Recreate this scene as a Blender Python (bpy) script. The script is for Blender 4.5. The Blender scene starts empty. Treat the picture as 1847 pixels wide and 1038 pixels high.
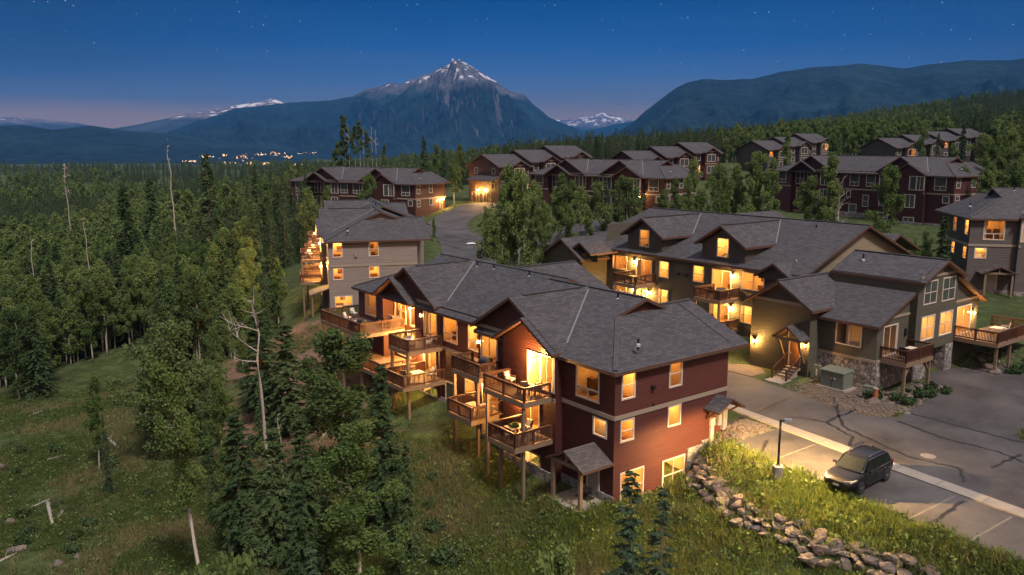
import bpy, math, random
import numpy as np
from mathutils import Vector, Matrix
random.seed(7); RNG = np.random.default_rng(11)
SC = bpy.context.scene; COL = SC.collection
PI = math.pi
# ---------------------------------------------------------------- camera
F, CX, CY, HY, CAMH = 1480., 923.5, 519., 263., 21.75
TH = math.atan((CY - HY) / F); ST, CT = math.sin(TH), math.cos(TH)
cam = bpy.data.cameras.new('camera'); camo = bpy.data.objects.new('camera', cam); COL.objects.link(camo)
camo.location = (0, 0, CAMH); camo.rotation_euler = (PI / 2 - TH, 0, 0)
cam.sensor_width = 36; cam.lens = 36 * F / 1847; cam.clip_start = .5; cam.clip_end = 40000
SC.camera = camo
def ray(px, py):
    a = (px - CX) / F; b = (CY - py) / F
    return (a, CT + b * ST, -ST + b * CT)
def on_z(px, py, z):
    r = ray(px, py); t = (z - CAMH) / r[2]; return (r[0] * t, r[1] * t)
def at_y(px, Y, z=0):                      # world x of a pixel column at distance Y and height z
    d = Y * CT - (z - CAMH) * ST
    return (px - CX) / F * d
def z_of(py, Y):                           # height that shows at pixel row py at distance Y
    b = (CY - py) / F
    return CAMH + Y * (-ST + b * CT) / (CT + b * ST)
# ---------------------------------------------------------------- frames
class Frame:
    def __init__(s, x, y, az, z=0., mirror=False):
        s.o = (x, y); s.z = z; s.az = az; s.m = -1 if mirror else 1
        r = math.radians(az); s.A = (math.sin(r), math.cos(r)); s.B = (-s.A[1], s.A[0])
    def w(s, a, b):
        b *= s.m
        return (s.o[0] + a * s.A[0] + b * s.B[0], s.o[1] + a * s.A[1] + b * s.B[1])
    def loc(s, x, y):
        dx, dy = x - s.o[0], y - s.o[1]
        return (dx * s.A[0] + dy * s.A[1], (dx * s.B[0] + dy * s.B[1]) * s.m)
RO = on_z(1105, 908, 0)
R = Frame(RO[0], RO[1], 52.8)              # frame of the front red townhouse
# ---------------------------------------------------------------- numpy noise
def _h(ix, iy, s):
    n = (ix * 374761393 + iy * 668265263 + s * 1442695041) & 0xffffffff
    n = ((n ^ (n >> 13)) * 1274126177) & 0xffffffff
    return ((n ^ (n >> 16)) & 0xffff) / 65535.
def vnoise(x, y, s=0):
    x = np.asarray(x, float); y = np.asarray(y, float)
    ix = np.floor(x).astype(np.int64); iy = np.floor(y).astype(np.int64); fx = x - ix; fy = y - iy
    fx = fx * fx * (3 - 2 * fx); fy = fy * fy * (3 - 2 * fy)
    a = _h(ix, iy, s); b = _h(ix + 1, iy, s); c = _h(ix, iy + 1, s); d = _h(ix + 1, iy + 1, s)
    return (a * (1 - fx) + b * fx) * (1 - fy) + (c * (1 - fx) + d * fx) * fy
def fbm(x, y, s=0, o=4):
    r = 0; amp = .5
    for k in range(o):
        r = r + amp * (vnoise(x * 2 ** k, y * 2 ** k, s + k) - .5); amp *= .5
    return r
def ridged(x, y, s=0, o=5):
    r = 0; amp = .5
    for k in range(o):
        r = r + amp * (1 - abs(2 * vnoise(x * 2 ** k, y * 2 ** k, s + k) - 1)); amp *= .5
    return r
# ---------------------------------------------------------------- tagging
def tag(o, label=None, cat=None, group=None, kind=None):
    if label: o['label'] = label
    if cat: o['category'] = cat
    if group: o['group'] = group
    if kind: o['kind'] = kind
    return o
def empty(name, loc=(0, 0, 0), rz=0., **k):
    o = bpy.data.objects.new(name, None); COL.objects.link(o); o.location = loc; o.rotation_euler = (0, 0, rz)
    o.empty_display_size = .3
    return tag(o, **k)
def copy_tree(o, parent=None):
    c = o.copy(); COL.objects.link(c); c.parent = parent
    for ch in o.children: copy_tree(ch, c)
    return c
# ---------------------------------------------------------------- materials
def newmat(name):
    m = bpy.data.materials.new(name); m.use_nodes = True
    nt = m.node_tree; nt.nodes.clear()
    out = nt.nodes.new('ShaderNodeOutputMaterial'); p = nt.nodes.new('ShaderNodeBsdfPrincipled')
    nt.links.new(p.outputs[0], out.inputs[0])
    return m, nt, p, out
def N(nt, t, **k):
    n = nt.nodes.new('ShaderNode' + t)
    for a, v in k.items(): setattr(n, a, v)
    return n
def L(nt, a, b): nt.links.new(a, b)
def ramp(nt, fac, stops, interp='LINEAR'):
    r = N(nt, 'ValToRGB'); r.color_ramp.interpolation = interp
    while len(r.color_ramp.elements) < len(stops): r.color_ramp.elements.new(.5)
    for e, (p, c) in zip(r.color_ramp.elements, stops):
        e.position = p; e.color = (*c, 1) if len(c) == 3 else c
    L(nt, fac, r.inputs[0]); return r.outputs[0]
def coord(nt, kind='Object', scale=None):
    t = N(nt, 'TexCoord'); o = t.outputs[kind]
    if scale is not None:
        mp = N(nt, 'Mapping'); mp.inputs['Scale'].default_value = scale if isinstance(scale, tuple) else (scale,) * 3
        L(nt, o, mp.inputs[0]); o = mp.outputs[0]
    return o
def noise(nt, vec, scale, detail=4, rough=.55):
    n = N(nt, 'TexNoise'); n.inputs['Scale'].default_value = scale; n.inputs['Detail'].default_value = detail
    n.inputs['Roughness'].default_value = rough
    if vec is not None: L(nt, vec, n.inputs['Vector'])
    return n.outputs['Fac']
def math_(nt, op, a, b=None, c=None):
    n = N(nt, 'Math', operation=op)
    for i, v in enumerate((a, b, c)):
        if v is None: continue
        if isinstance(v, (int, float)): n.inputs[i].default_value = v
        else: L(nt, v, n.inputs[i])
    return n.outputs[0]
def mix(nt, fac, a, b, mode='MIX'):
    n = N(nt, 'Mix', data_type='RGBA', blend_type=mode)
    for i, v in ((0, fac), (6, a), (7, b)):
        if isinstance(v, (int, float)): n.inputs[i].default_value = v
        elif isinstance(v, tuple): n.inputs[i].default_value = (*v, 1) if len(v) == 3 else v
        else: L(nt, v, n.inputs[i])
    return n.outputs[2]
def bump(nt, p, h, strength=.5, dist=.02):
    b = N(nt, 'Bump'); b.inputs['Strength'].default_value = strength; b.inputs['Distance'].default_value = dist
    L(nt, h, b.inputs['Height']); L(nt, b.outputs[0], p.inputs['Normal'])
def plain(name, col, rough=.7, var=.25, scale=3., metal=0., spec=.3):
    m, nt, p, o = newmat(name)
    n = noise(nt, coord(nt, 'Object'), scale)
    c = mix(nt, n, tuple(x * (1 - var) for x in col), tuple(min(1, x * (1 + var)) for x in col))
    L(nt, c, p.inputs['Base Color']); p.inputs['Roughness'].default_value = rough
    p.inputs['Metallic'].default_value = metal; p.inputs['Specular IOR Level'].default_value = spec
    return m
def siding(name, col, period=.19, vert=False, strength=1.):
    m, nt, p, o = newmat(name)
    uv = coord(nt, 'UV'); sp = N(nt, 'SeparateXYZ'); L(nt, uv, sp.inputs[0])
    v = sp.outputs[0] if vert else sp.outputs[1]
    f = math_(nt, 'FRACT', math_(nt, 'DIVIDE', v, period))
    if vert:
        h = math_(nt, 'GREATER_THAN', f, .82)
    else:
        h = math_(nt, 'POWER', math_(nt, 'SUBTRACT', 1., f), 2.)
    row = math_(nt, 'FLOOR', math_(nt, 'DIVIDE', v, period))
    cmb = N(nt, 'CombineXYZ'); L(nt, math_(nt, 'MULTIPLY', sp.outputs[1 if vert else 0], .35), cmb.inputs[0]); L(nt, math_(nt, 'MULTIPLY', row, 7.3), cmb.inputs[1])
    n1 = noise(nt, cmb.outputs[0], 1., 2); n2 = noise(nt, uv, .6, 5)
    c = mix(nt, n1, tuple(x * .62 for x in col), tuple(x * 1.38 for x in col))
    c = mix(nt, math_(nt, 'MULTIPLY', n2, .6), c, tuple(x * .75 + .01 for x in col))
    L(nt, c, p.inputs['Base Color']); p.inputs['Roughness'].default_value = .62
    p.inputs['Specular IOR Level'].default_value = .3
    bump(nt, p, h, strength, .035)
    return m
def shingle(name, c1, c2):
    m, nt, p, o = newmat(name)
    uv = coord(nt, 'UV')
    b = N(nt, 'TexBrick'); L(nt, uv, b.inputs['Vector']); b.offset = .5; b.inputs['Scale'].default_value = 1.
    b.inputs['Brick Width'].default_value = .46; b.inputs['Row Height'].default_value = .2
    b.inputs['Mortar Size'].default_value = .012; b.inputs['Mortar Smooth'].default_value = .3; b.inputs['Bias'].default_value = 0.
    b.inputs['Color1'].default_value = (*c1, 1); b.inputs['Color2'].default_value = (*c2, 1); b.inputs['Mortar'].default_value = (.02, .02, .022, 1)
    n1 = noise(nt, uv, .5, 5); n2 = noise(nt, uv, 14., 3)
    c = mix(nt, n1, b.outputs['Color'], tuple(x * .6 for x in c2), 'MIX')
    c = mix(nt, .55, b.outputs['Color'], c)
    c = mix(nt, math_(nt, 'MULTIPLY', n2, .5), c, tuple(x * 1.35 for x in c1))
    L(nt, c, p.inputs['Base Color']); p.inputs['Roughness'].default_value = .85; p.inputs['Specular IOR Level'].default_value = .2
    sp = N(nt, 'SeparateXYZ'); L(nt, uv, sp.inputs[0])
    f = math_(nt, 'FRACT', math_(nt, 'DIVIDE', sp.outputs[1], .2))
    h = math_(nt, 'SUBTRACT', math_(nt, 'SUBTRACT', 1., f), math_(nt, 'MULTIPLY', b.outputs['Fac'], .8))
    bump(nt, p, h, 1., .03)
    return m
def stone(name, dark, light, scale=3.2):
    m, nt, p, o = newmat(name)
    uv = coord(nt, 'UV')
    v = N(nt, 'TexVoronoi'); v.inputs['Scale'].default_value = scale; L(nt, uv, v.inputs['Vector'])
    e = N(nt, 'TexVoronoi', feature='DISTANCE_TO_EDGE'); e.inputs['Scale'].default_value = scale; L(nt, uv, e.inputs['Vector'])
    sp = N(nt, 'SeparateColor'); L(nt, v.outputs['Color'], sp.inputs[0])
    c = ramp(nt, sp.outputs[0], [(0, dark), (.55, tuple((a + b) / 2 for a, b in zip(dark, light))), (1, light)])
    ed = ramp(nt, e.outputs['Distance'], [(.0, (0, 0, 0)), (.09, (1, 1, 1))])
    c = mix(nt, ed, (.09, .085, .08), c)
    c = mix(nt, math_(nt, 'MULTIPLY', noise(nt, uv, 9., 4), .5), c, tuple(x * .5 for x in dark))
    L(nt, c, p.inputs['Base Color']); p.inputs['Roughness'].default_value = .85
    bump(nt, p, ed, .9, .05)
    return m
def emis(name, col, s):
    m = bpy.data.materials.new(name); m.use_nodes = True; nt = m.node_tree; nt.nodes.clear()
    o = nt.nodes.new('ShaderNodeOutputMaterial'); e = nt.nodes.new('ShaderNodeEmission')
    e.inputs[0].default_value = (*col, 1); e.inputs[1].default_value = s; nt.links.new(e.outputs[0], o.inputs[0]); return m
def glass(name):
    m = bpy.data.materials.new(name); m.use_nodes = True; nt = m.node_tree; nt.nodes.clear()
    o = nt.nodes.new('ShaderNodeOutputMaterial'); t = nt.nodes.new('ShaderNodeBsdfTransparent'); g = nt.nodes.new('ShaderNodeBsdfGlossy')
    t.inputs[0].default_value = (.95, .93, .88, 1); g.inputs['Roughness'].default_value = .03
    mx = nt.nodes.new('ShaderNodeMixShader'); mx.inputs[0].default_value = .07
    nt.links.new(t.outputs[0], mx.inputs[1]); nt.links.new(g.outputs[0], mx.inputs[2]); nt.links.new(mx.outputs[0], o.inputs[0]); return m
def leafmat(name, c1, c2, trans=.35):
    m = bpy.data.materials.new(name); m.use_nodes = True; nt = m.node_tree; nt.nodes.clear()
    o = nt.nodes.new('ShaderNodeOutputMaterial'); d = nt.nodes.new('ShaderNodeBsdfDiffuse'); t = nt.nodes.new('ShaderNodeBsdfTranslucent')
    oi = N(nt, 'ObjectInfo'); ge = N(nt, 'NewGeometry')
    n = noise(nt, coord(nt, 'Object'), .9, 3)
    f = math_(nt, 'ADD', math_(nt, 'MULTIPLY', n, .55), math_(nt, 'MULTIPLY', oi.outputs['Random'], .5))
    f = math_(nt, 'ADD', math_(nt, 'SUBTRACT', f, .15), math_(nt, 'MULTIPLY', ge.outputs['Random Per Island'], .3))
    c = ramp(nt, f, [(.1, c1), (.9, c2)])
    L(nt, c, d.inputs[0]); L(nt, c, t.inputs[0])
    mx = nt.nodes.new('ShaderNodeMixShader'); mx.inputs[0].default_value = trans
    L(nt, d.outputs[0], mx.inputs[1]); L(nt, t.outputs[0], mx.inputs[2]); L(nt, mx.outputs[0], o.inputs[0]); return m
M = {}
M['red'] = siding('red_lap_siding', (.076, .0205, .0155))
M['redv'] = siding('red_batten_siding', (.075, .024, .019), .32, True)
M['maroon'] = siding('maroon_lap_siding', (.062, .020, .018)); M['maroonv'] = siding('maroon_batten_siding', (.05, .018, .016), .32, True)
M['taupe'] = siding('taupe_lap_siding', (.20, .165, .14))
M['taupev'] = siding('taupe_batten_siding', (.19, .16, .13), .32, True)
M['olive'] = siding('olive_lap_siding', (.074, .070, .050))
M['olivev'] = siding('olive_batten_siding', (.070, .060, .046), .32, True)
M['tan'] = siding('tan_lap_siding', (.21, .17, .115))
M['char'] = siding('charcoal_lap_siding', (.075, .066, .062))
M['charv'] = siding('charcoal_batten_siding', (.07, .06, .055), .32, True)
M['brown'] = siding('brown_lap_siding', (.082, .050, .037))
M['brownv'] = siding('brown_batten_siding', (.075, .044, .033), .32, True)
M['shingle'] = shingle('asphalt_shingle', (.098, .094, .098), (.034, .034, .038))
M['fascia'] = plain('brown_fascia', (.085, .045, .032), .6)
M['trim'] = plain('taupe_trim', (.26, .215, .165), .6, .12)
M['white'] = plain('pale_window_frame', (.50, .45, .39), .5, .06)
M['stone'] = stone('field_stone', (.13, .12, .115), (.46, .43, .40), 3.4)
M['rail'] = plain('brown_stained_rail', (.072, .032, .019), .55, .25)
M['deck'] = plain('deck_board', (.17, .11, .07), .7, .3, 6.)
M['post'] = plain('tan_timber', (.18, .13, .085), .7, .3)
M['metal'] = plain('galvanised_metal', (.42, .43, .47), .4, .1, 3., .6)
M['black'] = plain('black_metal', (.012, .012, .013), .4, .2)
M['flash'] = plain('dull_flashing', (.20, .20, .215), .5, .2, 3., .3)
M['conc'] = plain('pale_concrete', (.27, .24, .20), .85, .25, 1.3)
M['concd'] = plain('grey_concrete', (.21, .19, .165), .85, .3, 4.)
M['glass'] = glass('window_glass')
M['darkglass'] = plain('dusk_glass', (.055, .065, .062), .06, .3, .8, 0., .8)
M['room'] = plain('cream_wall', (.72, .55, .34), .8, .08)
M['floor'] = plain('wood_floor', (.36, .21, .10), .5, .2)
M['furn'] = plain('dark_furniture', (.14, .065, .03), .6, .4)
M['linen'] = plain('pale_linen', (.62, .52, .40), .8, .15)
WARM = (1., .50, .125)
M['ceil'] = [emis('ceiling_lamp_glow', c, s) for c, s in (((1., .50, .13), 46.), ((1., .43, .09), 26.), ((1., .60, .24), 52.), ((1., .47, .11), 13.), ((1., .52, .15), 62.))]
M['bulb'] = emis('lantern_glow', (1., .56, .19), 160.)
M['door'] = plain('painted_door', (.30, .27, .25), .5, .1)
M['wood'] = plain('oak_door', (.20, .09, .035), .5, .3)
M['cushion'] = plain('white_cushion', (.60, .55, .48), .9, .1)
M['wicker'] = plain('brown_wicker', (.10, .06, .04), .8, .4, 20.)
M['cover'] = plain('grill_cover', (.05, .05, .06), .7, .3)
M['blue'] = plain('blue_fabric', (.25, .32, .45), .9, .2)
M['green_box'] = plain('sage_green_paint', (.125, .145, .115), .5, .12)
M['rust'] = plain('rust_orange_pipe', (.30, .10, .035), .6, .2)
M['rock'] = None
# ---------------------------------------------------------------- mesh builder
class MB:
    def __init__(s, T=None): s.v = []; s.f = []; s.m = []; s.T = T or (lambda x, y, z: (x, y, z))
    def poly(s, pts, mi=0):
        n = len(s.v); s.v += [s.T(*p) for p in pts]; s.f.append(tuple(range(n, n + len(pts)))); s.m.append(mi)
    def hexa(s, c, mi=0):                  # 8 corners: bottom 4, top 4
        n = len(s.v); s.v += [s.T(*p) for p in c]
        for q in ((3, 2, 1, 0), (4, 5, 6, 7), (0, 1, 5, 4), (1, 2, 6, 5), (2, 3, 7, 6), (3, 0, 4, 7)):
            s.f.append(tuple(n + i for i in q)); s.m.append(mi)
    def box(s, x0, x1, y0, y1, z0, z1, mi=0):
        s.hexa([(x0, y0, z0), (x1, y0, z0), (x1, y1, z0), (x0, y1, z0), (x0, y0, z1), (x1, y0, z1), (x1, y1, z1), (x0, y1, z1)], mi)
    def bar(s, p, q, w, h=None, mi=0):     # rectangular bar between two 3-D points
        p, q = Vector(p), Vector(q); d = (q - p).normalized(); h = h or w
        sd = d.cross(Vector((0, 0, 1)))
        sd = Vector((1, 0, 0)) if sd.length < 1e-4 else sd.normalized()
        up = sd.cross(d)
        c = [o + sd * i * w / 2 + up * j * h / 2 for o in (p, q) for i, j in ((-1, -1), (1, -1), (1, 1), (-1, 1))]
        s.hexa([tuple(x) for x in c], mi)
    def tube(s, pts, rads, n=8, mi=0, cap=True):
        rings = []; pts = [Vector(p) for p in pts]
        for i, p in enumerate(pts):
            d = (pts[min(i + 1, len(pts) - 1)] - pts[max(i - 1, 0)]).normalized()
            sd = d.cross(Vector((0, 0, 1)));
            if sd.length < 1e-3: sd = Vector((1, 0, 0))
            sd.normalize(); up = d.cross(sd)
            k = len(s.v)
            for j in range(n):
                a = 2 * PI * j / n
                s.v.append(s.T(*(p + (sd * math.cos(a) + up * math.sin(a)) * rads[i])))
            rings.append(k)
        for a, b in zip(rings, rings[1:]):
            for j in range(n):
                s.f.append((a + j, a + (j + 1) % n, b + (j + 1) % n, b + j)); s.m.append(mi)
        if cap:
            s.f.append(tuple(rings[-1] + j for j in range(n))); s.m.append(mi)
            s.f.append(tuple(rings[0] + n - 1 - j for j in range(n))); s.m.append(mi)
    def lathe(s, c, prof, n=16, mi=0, ax='z'):
        k0 = len(s.v)
        for r, h in prof:
            for j in range(n):
                a = 2 * PI * j / n; x, y = r * math.cos(a), r * math.sin(a)
                s.v.append(s.T(c[0] + x, c[1] + y, c[2] + h) if ax == 'z' else s.T(c[0] + x, c[1] + h, c[2] + y))
        for i in range(len(prof) - 1):
            for j in range(n):
                a = k0 + i * n; b = a + n
                s.f.append((a + j, a + (j + 1) % n, b + (j + 1) % n, b + j)); s.m.append(mi)
    def slab(s, pts, th=.2, mt=0, ms=1):   # roof sheet, straight down by th
        n = len(s.v); k = len(pts)
        s.v += [s.T(*p) for p in pts] + [s.T(p[0], p[1], p[2] - th) for p in pts]
        s.f.append(tuple(range(n, n + k))); s.m.append(mt)
        s.f.append(tuple(n + k + i for i in reversed(range(k)))); s.m.append(ms)
        for i in range(k):
            j = (i + 1) % k; s.f.append((n + i, n + k + i, n + k + j, n + j)); s.m.append(ms)
    def build(s, name, mats, parent=None, smooth=False, uv=True):
        me = bpy.data.meshes.new(name); me.from_pydata(s.v, [], s.f)
        for m in (mats if isinstance(mats, (list, tuple)) else [mats]): me.materials.append(m)
        me.polygons.foreach_set('material_index', s.m)
        if smooth: me.polygons.foreach_set('use_smooth', [True] * len(s.f))
        if uv:
            lay = me.uv_layers.new(name='UVMap'); d = lay.data; up = Vector((0, 0, 1))
            me.update()
            for p in me.polygons:
                nn = p.normal; t = up.cross(nn)
                if t.length < 1e-3: t = Vector((1, 0, 0))
                t.normalize()
                b = nn.cross(t)
                if b.z < 0: b = -b
                for li in p.loop_indices:
                    co = me.vertices[me.loops[li].vertex_index].co
                    d[li].uv = (co.dot(t), co.dot(b))
        me.validate(); me.update()
        o = bpy.data.objects.new(name, me); COL.objects.link(o)
        if parent: o.parent = parent
        return o
def islands(mb):                           # split a builder into its touching pieces
    par = list(range(len(mb.f)))
    def fd(i):
        while par[i] != i: par[i] = par[par[i]]; i = par[i]
        return i
    seen = {}
    for i, f in enumerate(mb.f):
        for v in f:
            k = tuple(round(c / .03) for c in mb.v[v])
            if k in seen: par[fd(i)] = fd(seen[k])
            else: seen[k] = i
    gr = {}
    for i in range(len(mb.f)): gr.setdefault(fd(i), []).append(i)
    out = []
    for fs in gr.values():
        n = MB(); mp = {}
        for i in fs:
            for v in mb.f[i]:
                if v not in mp: mp[v] = len(n.v); n.v.append(mb.v[v])
            n.f.append(tuple(mp[v] for v in mb.f[i])); n.m.append(mb.m[i])
        out.append(n)
    return out
def clip(poly, a, b):                      # keep the left side of a->b
    out = []
    for i in range(len(poly)):
        p, q = poly[i], poly[(i + 1) % len(poly)]
        sp = (b[0] - a[0]) * (p[1] - a[1]) - (b[1] - a[1]) * (p[0] - a[0]); sq = (b[0] - a[0]) * (q[1] - a[1]) - (b[1] - a[1]) * (q[0] - a[0])
        if sp >= -1e-9: out.append(p)
        if (sp > 1e-9 and sq < -1e-9) or (sp < -1e-9 and sq > 1e-9):
            t = sp / (sp - sq); out.append((p[0] + (q[0] - p[0]) * t, p[1] + (q[1] - p[1]) * t))
    return out
# ================================================================ building kit
s_lamp = 1.
def point_light(name, loc, watts, col=(1., .50, .13), r=.06, parent=None):
    l = bpy.data.lights.new(name, 'POINT'); l.energy = watts * 46 * s_lamp; l.color = col; l.shadow_soft_size = r
    o = bpy.data.objects.new(name, l); COL.objects.link(o); o.location = loc
    if parent: o.parent = parent
    return o
class House:
    def __init__(s, name, label, fr, wall, batt, cat='house', group=None, detail=2):
        s.fr = fr; s.detail = detail
        s.root = empty(name, (*fr.w(0, 0), fr.z), PI / 2 - math.radians(fr.az), label=label, cat=cat, group=group)
        s.my = fr.m; s.ao = 0.; s.flip = None; s.zo = 0.
        s.sid, s.bat = wall, batt
        s.W = s.mb(); s.S = s.mb(); s.B = s.mb(); s.Tm = s.mb(); s.Rf = s.mb(); s.Fl = s.mb(); s.E = s.mb()
    def T(s, a, b, z):
        a = a + s.ao
        if s.flip is not None: b = s.flip - b
        return (a, b * s.my, z + s.zo)
    def mb(s): return MB(lambda a, b, z: s.T(a, b, z))
    def half(s, ao=0., flip=None): s.ao, s.flip = ao, flip
    # -------- walls with openings
    def wall(s, p0, p1, out, z0, z1, wins=(), outline=None, to=None, cut=True):
        mbx = to or s.W
        dx, dy = p1[0] - p0[0], p1[1] - p0[1]; Ln = math.hypot(dx, dy); u = (dx / Ln, dy / Ln)
        P = lambda q, d, z: (p0[0] + u[0] * q + out[0] * d, p0[1] + u[1] * q + out[1] * d, z)
        outl = outline or [(0, z0), (Ln, z0), (Ln, z1), (0, z1)]
        holes = [w for w in wins if w.get('lit', 1) and cut]
        ss = sorted({min(p[0] for p in outl), max(p[0] for p in outl)} | {h[k] for h in holes for k in ('s0', 's1')})
        zz = sorted({min(p[1] for p in outl), max(p[1] for p in outl)} | {h[k] for h in holes for k in ('z0', 'z1')})
        for i in range(len(ss) - 1):
            for j in range(len(zz) - 1):
                a, b, c, d = ss[i], ss[i + 1], zz[j], zz[j + 1]
                if any(h['s0'] - 1e-6 <= a and b <= h['s1'] + 1e-6 and h['z0'] - 1e-6 <= c and d <= h['z1'] + 1e-6 for h in holes): continue
                pl = [(a, c), (b, c), (b, d), (a, d)]
                if outline:
                    for k in range(len(outline)):
                        pl = clip(pl, outline[k], outline[(k + 1) % len(outline)])
                        if len(pl) < 3: break
                if len(pl) >= 3: mbx.poly([P(q, 0, z) for q, z in pl])
        for w in wins: s.window(P, **w)
        return P
    def window(s, P, s0, s1, z0, z1, kind='dh', lit=1, depth=2., seed=None, dim=1., trimw=.1, e=.28):
        m = s.mb(); t = trimw
        def bx(q0, q1, d0, d1, za, zb, mi=0, mm=None):
            (mm or m).hexa([P(q0, d0, za), P(q1, d0, za), P(q1, d1, za), P(q0, d1, za), P(q0, d0, zb), P(q1, d0, zb), P(q1, d1, zb), P(q0, d1, zb)], mi)
        di, do = (-.06, .045) if lit else (.0, .045)
        bx(s0 - t, s0, di, do, z0 - t, z1 + t); bx(s1, s1 + t, di, do, z0 - t, z1 + t)
        bx(s0, s1, di, do, z0 - t, z0); bx(s0, s1, di, do, z1, z1 + t)
        bi, bo = (-.055, -.005) if lit else (.003, .03)
        W, H = s1 - s0, z1 - z0
        vb = lambda q, za, zb, w=.05: bx(q - w / 2, q + w / 2, bi, bo, za, zb)
        hb = lambda z, qa, qb, w=.06: bx(qa, qb, bi - .004, bo + .004, z - w / 2, z + w / 2)
        if kind == 'dh': hb(z0 + H * .48, s0, s1)
        elif kind == 'slider': vb(s0 + W / 2, z0, z1, .09); vb(s0 + .04, z0, z1, .08); vb(s1 - .04, z0, z1, .08)
        elif kind == 'slider3': vb(s0 + W * .52, z0, z1, .22); vb(s0 + W * .27, z0, z1, .07); vb(s0 + .04, z0, z1, .08); vb(s1 - .04, z0, z1, .08)
        elif kind == 'pic': hb(z0 + H * .3, s0, s1, .09); vb(s0 + W / 2, z0, z0 + H * .3, .09)
        elif kind == 'grid': vb(s0 + W / 2, z0, z1, .06); hb(z0 + H / 2, s0, s1)
        elif kind == 'pair': vb(s0 + W / 2, z0, z1, .1); hb(z0 + H * .48, s0, s1)
        elif kind == 'two': vb(s0 + W / 2, z0, z1, .08)
        elif kind == 'six':
            vb(s0 + W / 3, z0, z1, .04); vb(s0 + W * 2 / 3, z0, z1, .04); hb(z0 + H * .33, s0, s1, .04); hb(z0 + H * .66, s0, s1, .04)
        fr = m.build('sliding_door' if kind.startswith('slider') else 'window', M['white'], s.root, uv=False)
        g = s.mb(); dg = -.03 if lit else .008
        g.poly([P(s0, dg, z0), P(s1, dg, z0), P(s1, dg, z1), P(s0, dg, z1)])
        g.build('pane', M['glass' if lit else 'darkglass'], fr, uv=False)
        if lit:
            rd = random.Random(seed if seed is not None else (s0 * 91 + z0 * 37 + len(s.W.v)))
            r = s.mb(); a, b = s0 - e, s1 + e; f0 = z0 - (.02 if H > 1.9 else min(.8, .8 * H)); c1 = z1 + .25
            D0, D1 = -.075, -depth
            q = lambda pts, mi: r.poly([P(*p) for p in pts], mi)
            q([(a, D0, f0), (b, D0, f0), (b, D1, f0), (a, D1, f0)], 1); q([(a, D0, c1), (b, D0, c1), (b, D1, c1), (a, D1, c1)], 0)
            q([(a, D1, f0), (b, D1, f0), (b, D1, c1), (a, D1, c1)], 0)
            q([(a, D0, f0), (a, D1, f0), (a, D1, c1), (a, D0, c1)], 0); q([(b, D0, f0), (b, D1, f0), (b, D1, c1), (b, D0, c1)], 0)
            for (xa, xb, za, zb) in ((a, s0 - .001, f0, c1), (s1 + .001, b, f0, c1), (s0, s1, f0, z0), (s0, s1, z1, c1)):
                if zb - za > .03: q([(xa, D0, za), (xb, D0, za), (xb, D0, zb), (xa, D0, zb)], 0)
            # furniture: sofa or table, picture, lamp, curtains
            wd = b - a
            if depth > .8:
                k = a + wd * rd.uniform(.05, .3); ww = min(wd * rd.uniform(.4, .6), 2.)
                bx(k, k + ww, D1 + .1, D1 + .8, f0, f0 + rd.uniform(.4, .55), 2, r); bx(k, k + ww, D1 + .03, D1 + .28, f0, f0 + .95, 2, r)
                if rd.random() < .6: bx(k + .12, k + ww - .12, D1 + .3, D1 + .85, f0 + .5, f0 + .62, 3, r)
                if rd.random() < .75:
                    pc = a + wd * rd.uniform(.35, .7); bx(pc - .3, pc + .3, D1 + .005, D1 + .04, f0 + 1.35, f0 + 1.95, 2, r)
                if rd.random() < .55: bx(s1 - W * .38, s1 - W * .1, -depth * .55, -depth * .55 + .45, f0, f0 + rd.uniform(.5, 1.2), 2, r)
                if rd.random() < .55 and H > 1.2:
                    cw = W * rd.uniform(.12, .22)
                    for n_ in range(4): bx(s0 + cw * n_ / 4, s0 + cw * (n_ + .8) / 4, -.2 - .03 * (n_ % 2), -.17 - .03 * (n_ % 2), f0, z1 + .1, 3, r)
            ro = r.build('room', [M['room'], M['floor'], M['furn'], M['linen']], fr, uv=False)
            l = s.mb(); mx = (a + b) / 2; hw = min(.5, W * .42); cz = c1 - .015; dw = min(.32, depth * .3); d0 = D1 * .5 - dw; d1 = D1 * .5 + dw
            l.poly([P(mx - hw, d0, cz), P(mx + hw, d0, cz), P(mx + hw, d1, cz), P(mx - hw, d1, cz)])
            l.build('ceiling_lamp', M['ceil'][rd.randrange(5)] if dim == 1 else emis('dim_lamp_glow', WARM, 40. * dim), fr, uv=False)
        return fr
    def gable(s, p0, p1, out, z0, ze, pitch, wins=(), zb=None, to=None, off=0):
        """wall with a symmetric pitched top; above zb a batten panel"""
        Ln = math.hypot(p1[0] - p0[0], p1[1] - p0[1]); za = ze + pitch * Ln / 2
        if zb is None: return s.wall(p0, p1, out, z0, za, wins, [(0, z0), (Ln, z0), (Ln, ze), (Ln / 2, za), (0, ze)])
        k = max(0, (zb - ze) / pitch)
        s.wall(p0, p1, out, z0, zb, [w for w in wins if w['z1'] < zb], [(0, z0), (Ln, z0), (Ln, min(ze, zb)), (Ln - k, zb), (k, zb), (0, min(ze, zb))])
        o = .03; q0 = (p0[0] + out[0] * o, p0[1] + out[1] * o); q1 = (p1[0] + out[0] * o, p1[1] + out[1] * o)
        ol = [(k, zb), (Ln - k, zb), (Ln / 2, za)] if zb >= ze else [(0, zb), (Ln, zb), (Ln, ze), (Ln / 2, za), (0, ze)]
        s.wall(q0, q1, out, zb, za, [w for w in wins if w['z1'] >= zb], ol, to=s.B)
        s.strip(p0, p1, out, zb - .12, .24, k + .02, Ln - k - .02)
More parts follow.
